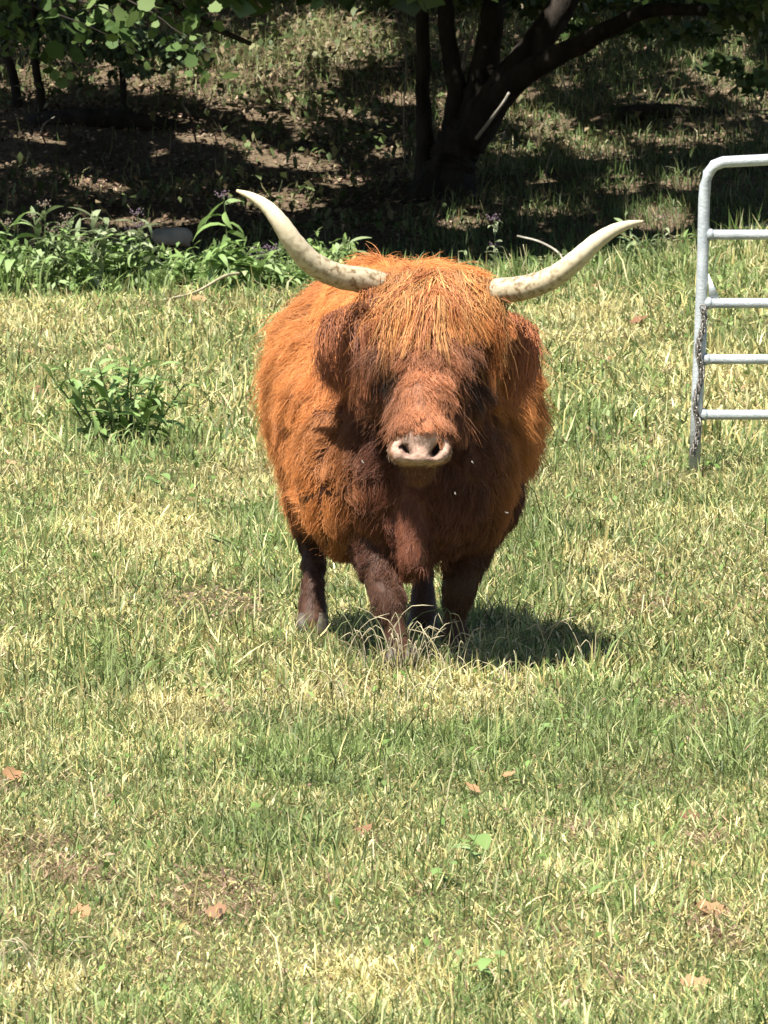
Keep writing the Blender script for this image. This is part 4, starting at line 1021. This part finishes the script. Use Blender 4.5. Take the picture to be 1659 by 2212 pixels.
# ================================================================== weeds, fallen leaves, stones, small things
def lance_leaf(n=7, droop=.5, wd=.13):
    V = []; Q = []
    for i in range(n):
        t = i / (n - 1); w_ = wd * math.sin(math.pi * min(1, t * .92 + .06)) ** .9 + .004
        a = droop * t * 1.6
        cx = math.sin(a) / (droop * 1.6) if droop > .01 else t; cz = (math.cos(a) - 1) / (droop * 1.6) if droop > .01 else 0
        V += [(cx, -w_, cz + w_ * .35), (cx, 0, cz), (cx, w_, cz + w_ * .35)]
    for i in range(n - 1):
        for k in range(2): Q.append((i * 3 + k, i * 3 + k + 1, i * 3 + k + 4, i * 3 + k + 3))
    return np.array(V), np.array(Q)
WT = {'fresh': [(0, (.17, .26, .08)), (.5, (.22, .33, .11)), (1, (.30, .40, .18))], 'dull': [(0, (.15, .20, .09)), (.5, (.21, .27, .13)), (1, (.27, .33, .17))],
      'pale': [(0, (.20, .25, .13)), (.5, (.27, .32, .18)), (1, (.35, .39, .24))]}
LM = {}
for kname, tint in WT.items():
    M['wl_' + kname] = leaf_mat('weed_leaf_' + kname, .5, .2, .3, tint=tint)
    LM[kname] = []
    for dr, wd in ((.35, .13), (.7, .14), (1.0, .12)):
        V, Q = lance_leaf(6, dr, wd); me = mesh_np('leaf', V, Q, None, True); me.materials.append(M['wl_' + kname]); LM[kname].append(me)
M['flower'] = noise_mat('purple_flower', [(.3, (.07, .05, .07)), (.7, (.15, .10, .13))], 60, .8)
M['seedhead'] = noise_mat('pinkish_seed_head', [(.3, (.12, .09, .07)), (.7, (.24, .18, .14))], 60, .8)
def flower_mesh(r):
    parts = []
    for i in range(34):
        c = Vector((random.gauss(0, r * .55), random.gauss(0, r * .55), random.gauss(0, r * .4))); s = r * random.uniform(.10, .22)
        bm = bmesh.new(); bmesh.ops.create_icosphere(bm, subdivisions=1, radius=s, matrix=Matrix.Translation(c))
        parts.append((np.array([tuple(v.co) for v in bm.verts]), [np.array([[v.index for v in f.verts] for f in bm.faces])])); bm.free()
    return join(parts)
fV, fF = flower_mesh(.035); FME = {}
for nm, mt in (('flower', M['flower']), ('seed', M['seedhead'])):
    me = mesh_np('flower_head', fV, fF); me.materials.append(mt); FME[nm] = me
def weed(base, h, nstem, nleaf, leafL, kindc, label, cat='plant', grp=None, spread=.15, flower=None, name='leafy_weed', upl=.6, lean=None):
    t = empty(name, base); tag(t, label, cat, grp)
    for s in range(nstem):
        a = random.uniform(0, 6.28); sp_ = spread * (s > 0) * random.uniform(.5, 1)
        hh = h * (1 if s == 0 else random.uniform(.6, .95))
        off = Vector((math.cos(a) * sp_, math.sin(a) * sp_ * .6, 0))
        ln_ = lean if lean is not None else random.uniform(-.06, .06)
        top = off * 1.8 + Vector((ln_ * hh, 0, hh)); o0 = off * .5
        S = spline([o0 + Vector((0, 0, -.05)), o0 * .5 + top * .45 + Vector((random.gauss(0, .01), 0, 0)), top], 9)
        V, F = tube(S, np.linspace(.0065, .0025, 9), 5)
        add('stem', mesh_np('stem', V, F, None, True), M['stem'], t)
        for i in range(nleaf):
            tt_ = .12 + .86 * (i + random.random() * .5) / nleaf
            p = Vector(S[min(8, int(tt_ * 8))]) * (1 - (tt_ * 8 % 1)) + Vector(S[min(8, int(tt_ * 8) + 1)]) * (tt_ * 8 % 1)
            o = bpy.data.objects.new('leaf', random.choice(LM[kindc])); COL.objects.link(o); o.parent = t; o.location = p
            L = leafL * random.uniform(.65, 1.15) * (1 - .35 * abs(tt_ - .5))
            o.scale = (L, L, L); o.rotation_euler = (random.gauss(0, .3), -upl + random.gauss(0, .3), i * 2.4 + random.uniform(-.4, .4))
        if flower:
            o = bpy.data.objects.new('flower_head', FME[flower]); COL.objects.link(o); o.parent = t; o.location = top; o['kind'] = 'stuff'; k = random.uniform(.7, 1.3); o.scale = (k, k, k)
def rim(u, dy=-.35):
    x_ = (u - 829.5) / FPX * 50; y_ = float(edge_y(x_)) + dy
    return Vector(((u - 829.5) / FPX * y_, y_, hz((u - 829.5) / FPX * y_, y_)))
def hgt(v, b): return at(829.5, v, b.y).z - b.z
G1 = 'tall weeds along the pasture rim'
for (u, dy, vt, ns, nl, Lf, kc, lab, sp_, fl, upl) in (
    (8, -.5, 480, 2, 9, .17, 'fresh', 'leafy weed at the left edge of the picture on the pasture rim', .08, 'seed', .5),
    (105, -.45, 440, 5, 10, .15, 'dull', 'bushy weed with pinkish seed heads on the left rim', .16, 'seed', .7),
    (150, -.6, 500, 4, 10, .13, 'fresh', 'low bushy weed in front of the pink-headed one', .14, None, .6),
    (200, -.3, 455, 3, 8, .16, 'pale', 'upright pale-leaved weed right of the pink-headed one', .10, None, .8),
    (262, -.3, 500, 3, 8, .16, 'fresh', 'drooping green weed in front of the grey stone', .09, None, .4),
    (295, -.2, 458, 2, 9, .17, 'pale', 'large-leaved weed with a purplish tip before the dark ditch', .06, 'flower', .45),
    (395, -.45, 545, 5, 9, .12, 'fresh', 'short feathery bright green weed on the rim', .10, None, .7),
    (492, -.5, 420, 1, 13, .25, 'fresh', 'tall weed with long drooping leaves under the left horn tip', .02, 'flower', -.1),
    (470, -.6, 520, 3, 9, .19, 'fresh', 'leafy weed at the foot of the tall drooping one', .10, None, .4),
    (535, -.6, 545, 4, 9, .17, 'fresh', 'arching green weed below the left horn', .10, None, .5),
    (592, -.15, 535, 2, 8, .12, 'dull', 'weed with purple flowers beside the left horn', .06, 'flower', .6),
    (620, -.5, 575, 4, 8, .12, 'fresh', 'low green weed left of the cow back', .10, None, .6),
    (755, -.1, 512, 2, 10, .16, 'dull', 'thin weed with drooping leaves behind the cow hump', .05, None, .15),
    (700, -.1, 535, 1, 7, .16, 'dull', 'single arching weed between the left horn and the hump', .05, None, .2),
    (1065, .35, 470, 2, 9, .10, 'pale', 'pale weed with a purple tip in the dark ditch behind the cow', .04, 'flower', .7),
    (1010, .3, 540, 3, 8, .08, 'dull', 'small dull weed behind the cow fringe', .06, None, .7),
    (1365, -.2, 530, 3, 8, .10, 'dull', 'grey-green weed below the right horn tip', .08, None, .7),
    (1440, .3, 468, 3, 8, .10, 'pale', 'pale flowering weed right of the right horn tip', .07, 'seed', .7),
    (1500, -.1, 505, 3, 8, .09, 'fresh', 'small green weed just left of the gate upright on the rim', .07, None, .7),
    (1400, .0, 520, 3, 8, .10, 'pale', 'pale bushy weed on the rim halfway from horn to gate', .08, None, .7),
    (1300, .0, 560, 3, 8, .09, 'fresh', 'low weed on the rim below the right horn', .08, None, .6),
    (1345, .2, 455, 2, 7, .10, 'dull', 'slanting dull weed behind the right horn tip', .06, None, .7)):
    dy = dy - (1.0 if u < 640 else 0); b = rim(u, dy); weed(b, max(.12, hgt(vt, b)), ns + (1 if u < 640 and u != 492 else 0), nl + 5, Lf * 1.3, kc, lab, 'weed', G1, sp_, fl, upl=upl)
# weed clump standing in the pasture left of the cow
b = Vector((at(275, 975, 30.2).x, 30.2, 0)); b.z = hz(b.x, b.y)
weed(b, .46, 14, 14, .15, 'fresh', 'bushy green weed clump in the pasture left of the cow', 'weed', None, .20, None, 'weed_clump', .65)
b = Vector((at(600, 1200, 24.0).x, 24.2, 0)); b.z = hz(b.x, b.y)
weed(b, .10, 7, 6, .07, 'fresh', 'low green weed clump beside the cow hind leg', 'weed', None, .16, None, 'weed_clump', .5)
def rosette(u, v, n, L, kc, lab, up=.35, name='broadleaf_plant'):
    b = ground_at(u, v); t = empty(name, b); tag(t, lab, 'plant')
    for i in range(n):
        o = bpy.data.objects.new('leaf', LM[kc][i % 2]); COL.objects.link(o); o.parent = t; o.location = (0, 0, .02 + .012 * i)
        k = L * random.uniform(.75, 1.15); o.scale = (k, k * 1.9, k); o.rotation_euler = (0, -up * random.uniform(.5, 1.4), i * 6.28 / n + random.uniform(-.3, .3))
rosette(1020, 1885, 6, .085, 'fresh', 'dock plant with broad pale leaves in the near grass')
rosette(960, 1935, 5, .05, 'fresh', 'small broad-leaved plant just below the dock')
rosette(1195, 1610, 5, .05, 'fresh', 'small bright green plant in the grass below the cow shadow')
rosette(1310, 1975, 5, .045, 'fresh', 'small dark green plant among dry grass at lower right')
rosette(15, 1580, 5, .06, 'fresh', 'green plant at the left edge of the near grass')
rosette(340, 1070, 6, .08, 'fresh', 'pale green plant left of the cow flank')
rosette(1060, 2160, 7, .06, 'fresh', 'bright green tuft plant near the lower edge')
rosette(1250, 1100, 5, .06, 'fresh', 'small green plant right of the cow chest')
# dry stalks standing in front of the cow feet
def stalk_tuft(u, v, n, hmin, hmax, lab, name='dry_grass_tuft', spread=.10, wd=.0028):
    b = ground_at(u, v); t = empty(name, b); tag(t, lab, 'grass tuft')
    for i in range(n):
        o0 = Vector((random.gauss(0, spread), random.gauss(0, spread * .6), -.01)); a = random.uniform(0, 6.28); L = random.uniform(hmin, hmax)
        ln_ = random.uniform(.15, .9); d = Vector((math.cos(a), math.sin(a) * .6, 0))
        S = spline([o0, o0 + d * L * ln_ * .25 + Vector((0, 0, L * .5)), o0 + d * L * ln_ * .6 + Vector((0, 0, L * .85)), o0 + d * L * ln_ * 1.1 + Vector((0, 0, L * random.uniform(.55, 1.0)))], 8)
        V, F = tube(S, [wd * .5 * q for q in (1, 1, .9, .9, .8, .9, 1.1, .4)], 4)
        add('stalk', mesh_np('stalk', V, F, None, True), M['twig'] if random.random() < .65 else M['stem'], t)
stalk_tuft(880, 1455, 54, .09, .23, 'dry grass tuft in front of the cow forefoot', spread=.12)
stalk_tuft(840, 1525, 40, .04, .11, 'straw-pale grass patch just below the dry tuft at the forefoot', spread=.20)
stalk_tuft(1010, 1490, 34, .04, .12, 'straw-pale grass patch between dry tuft and cow shadow', spread=.16)
stalk_tuft(780, 1450, 14, .08, .17, 'thin dry stalks in the shadow left of the forefoot', spread=.09)
stalk_tuft(960, 1450, 18, .06, .14, 'low straw tuft between the cow forefeet', spread=.08)
stalk_tuft(1060, 1440, 14, .05, .12, 'bent dry stalks at the edge of the cow shadow', spread=.08)
stalk_tuft(1200, 1450, 12, .09, .20, 'upright dry stalks standing in the cow shadow', spread=.10)
stalk_tuft(1275, 1420, 10, .07, .14, 'dry stalks at the right end of the cow shadow', spread=.06)
stalk_tuft(60, 2120, 12, .07, .15, 'pale straw tuft at the lower left corner', spread=.06)
stalk_tuft(920, 1680, 12, .05, .10, 'pale straw wisps in the middle of the near grass', spread=.12)
b0 = rim(1130, -.15)
for i, (u0, v0, u1, v1) in enumerate(((1140, 590, 1128, 525), (1110, 592, 1095, 555), (1092, 595, 1070, 572))):
    pass
b = rim(1115, .1); t = empty('dry_grass_tuft', b); tag(t, 'three thin pale grass blades standing between cow head and right horn', 'grass tuft')
for (u0, u1, v1) in ((1138, 1130, 528), (1120, 1100, 548), (1100, 1075, 568)):
    p0 = at(u0, 600, b.y); p1 = at(u1, v1, b.y); V, F = tube(spline([p0 - b, (p0 + p1) / 2 - b + Vector((.01, 0, .01)), p1 - b], 6), np.linspace(.006, .002, 6), 4)
    add('blade', mesh_np('blade', V, F, None, True), M['twig'], t)
# long pale stalk leaning on the rim and a bare stick behind the right horn
stick('dry_stalk', [ground_at(350, 655) + Vector((0, 0, .02)), at(420, 632, 47.2), at(482, 598, 48.2), at(520, 590, 48.8)], .008, .011, 'long pale dry stalk leaning over the left rim', 'stalk', M['twig'])
stick('bare_stick', [at(1222, 575, 50.4), at(1205, 545, 50.6), at(1165, 522, 50.8), at(1118, 510, 51)], .010, .008, 'bare grey stick slanting up behind the right horn', 'stick', M['palebark'])
# stones in the ditch
def stone(u, v, Y, sx, sz, lab):
    p = at(u, v, Y); bm = bmesh.new(); bmesh.ops.create_icosphere(bm, subdivisions=3, radius=1)
    for vv in bm.verts:
        n_ = 1 + .22 * float(noise(vv.co.x * 1.3 + u, vv.co.y * 1.3 + vv.co.z, 1.2, 6)) + .10 * float(noise(vv.co.x + vv.co.z, vv.co.y + u, 3, 7))
        vv.co = Vector((vv.co.x * sx * n_, vv.co.y * sx * .8 * n_, max(-.6, min(.7, vv.co.z)) * sz * n_))
    me = bpy.data.meshes.new('stone'); bm.to_mesh(me); bm.free()
    for pl in me.polygons: pl.use_smooth = True
    o = add('stone', me, M['rock']); o.location = (p.x, p.y, max(p.z, hz(p.x, p.y) + sz * .2)); o.rotation_euler = (0, .1, random.uniform(-.5, .5))
    tag(o, lab, 'stone', 'stones in the ditch')
stone(365, 512, 53.2, .17, .10, 'flat-topped grey stone in the ditch behind the large-leaved weed')
stone(1640, 498, 54.2, .15, .08, 'grey stone seen through the gate at the right edge')
# fallen leaves lying in the pasture
M['fallen'] = leaf_mat('fallen_leaf', .7, .15, .12, tint=[(0, (.36, .22, .115)), (.35, (.28, .15, .075)), (.7, (.40, .28, .16)), (1, (.19, .095, .055))])
V, T = lobed_leaf(); V = V * np.array([.72, 1, 1]); V[:, 2] = .55 * (V[:, 0] ** 2) * 2.2 + .25 * V[:, 1] ** 2 + .10 * np.sin(V[:, 1] * 9) * np.abs(V[:, 0]); fl_me = mesh_np('fallen_leaf', V, T); fl_me.materials.append(M['fallen'])
FLV = [(175, 1995, 'orange fallen leaf in the bare patch at lower left', .10), (470, 1990, 'tan fallen leaf in the middle of the bare patch', .09), (450, 2055, 'pinkish-tan fallen leaf at the lower end of the bare patch', .08),
       (25, 1690, 'reddish fallen leaf at the left edge of the near grass', .09), (1490, 1785, 'pale tan fallen leaf right of the dark hollow', .10), (1500, 1890, 'small cream fallen leaf at the right in the near grass', .08),
       (1500, 2150, 'curled red-brown fallen leaf at the lower right', .12), (1530, 1985, 'faded brown fallen leaf above the lower right corner', .12), (785, 1815, 'brown fallen leaf in the centre of the near grass', .08),
       (85, 858, 'pale tan fallen leaf in the far grass at left', .17), (25, 1010, 'cream fallen leaf at the left edge of the mid grass', .09), (430, 655, 'tan fallen leaf under the leaning dry stalk', .2),
       (1350, 630, 'orange-tan fallen leaf beyond the cow at right', .2), (1290, 625, 'long tan fallen leaf below the right horn', .16), (1380, 700, 'tan fallen leaf left of the gate upright', .18),
       (1580, 820, 'tan fallen leaf between the gate rails', .15), (1600, 850, 'brown fallen leaf under the third gate rail', .14), (1320, 785, 'small tan fallen leaf left of the gate at mid height', .13),
       (1420, 645, 'dry leaf on the pasture just left of the gate top', .16), (240, 762, 'dark brown leaf in the far left grass', .18), (60, 770, 'dark brown leaf near the left edge in the far grass', .15),
       (720, 2135, 'yellowish fallen leaf near the bottom edge', .07), (1020, 1720, 'faded tan leaf in the near grass below the cow', .07), (640, 660, 'tan leaf on the rim beside the cow flank', .14),
       (1280, 1960, 'cream fallen leaf beside the small dark plant', .07), (1450, 1310, 'tan leaf in the dry grass right of the cow shadow', .08), (1100, 1690, 'brown leaf in the near grass right of centre', .06)]
for (u, v, lab, s) in FLV:
    p = ground_at(u, v); o = bpy.data.objects.new('fallen_leaf', fl_me); COL.objects.link(o)
    o.location = p + Vector((0, -.02, .02)); s *= .72; o.scale = (s, s, s); o.rotation_euler = (random.uniform(.1, .5), random.gauss(0, .3), random.uniform(-1, 1)); tag(o, lab, 'leaf', 'fallen leaves in the pasture')
# flies round the chest
M['fly'] = noise_mat('fly', [(.3, (.45, .42, .36)), (.7, (.7, .68, .62))], 300, .3, spec=.6)
bm = bmesh.new()
bmesh.ops.create_icosphere(bm, subdivisions=1, radius=.0045, matrix=Matrix.Diagonal((.8, 1.5, .8, 1)))
bmesh.ops.create_icosphere(bm, subdivisions=1, radius=.003, matrix=Matrix.Translation((0, -.008, .001)))
for s_ in (-1, 1):
    vs = [bm.verts.new(q) for q in ((0, -.002, .003), (s_ * .010, .004, .006), (s_ * .008, .013, .006), (s_ * .002, .008, .004))]; bm.faces.new(vs)
fly_me = bpy.data.meshes.new('fly'); bm.to_mesh(fly_me); bm.free(); fly_me.materials.append(M['fly'])
for (u, v, lab) in ((783, 998, 'fly hovering left of the cow muzzle'), (1020, 998, 'fly hovering right of the cow muzzle'), (983, 1066, 'fly hovering below the cow muzzle'), (1095, 1108, 'fly by the right edge of the cow chest')):
    o = bpy.data.objects.new('fly', fly_me); COL.objects.link(o); o.location = at(u, v, 19.45); o.scale = (.45, .45, .45); o.rotation_euler = (random.random(), 0, random.random() * 3); tag(o, lab, 'fly', 'flies round the cow')
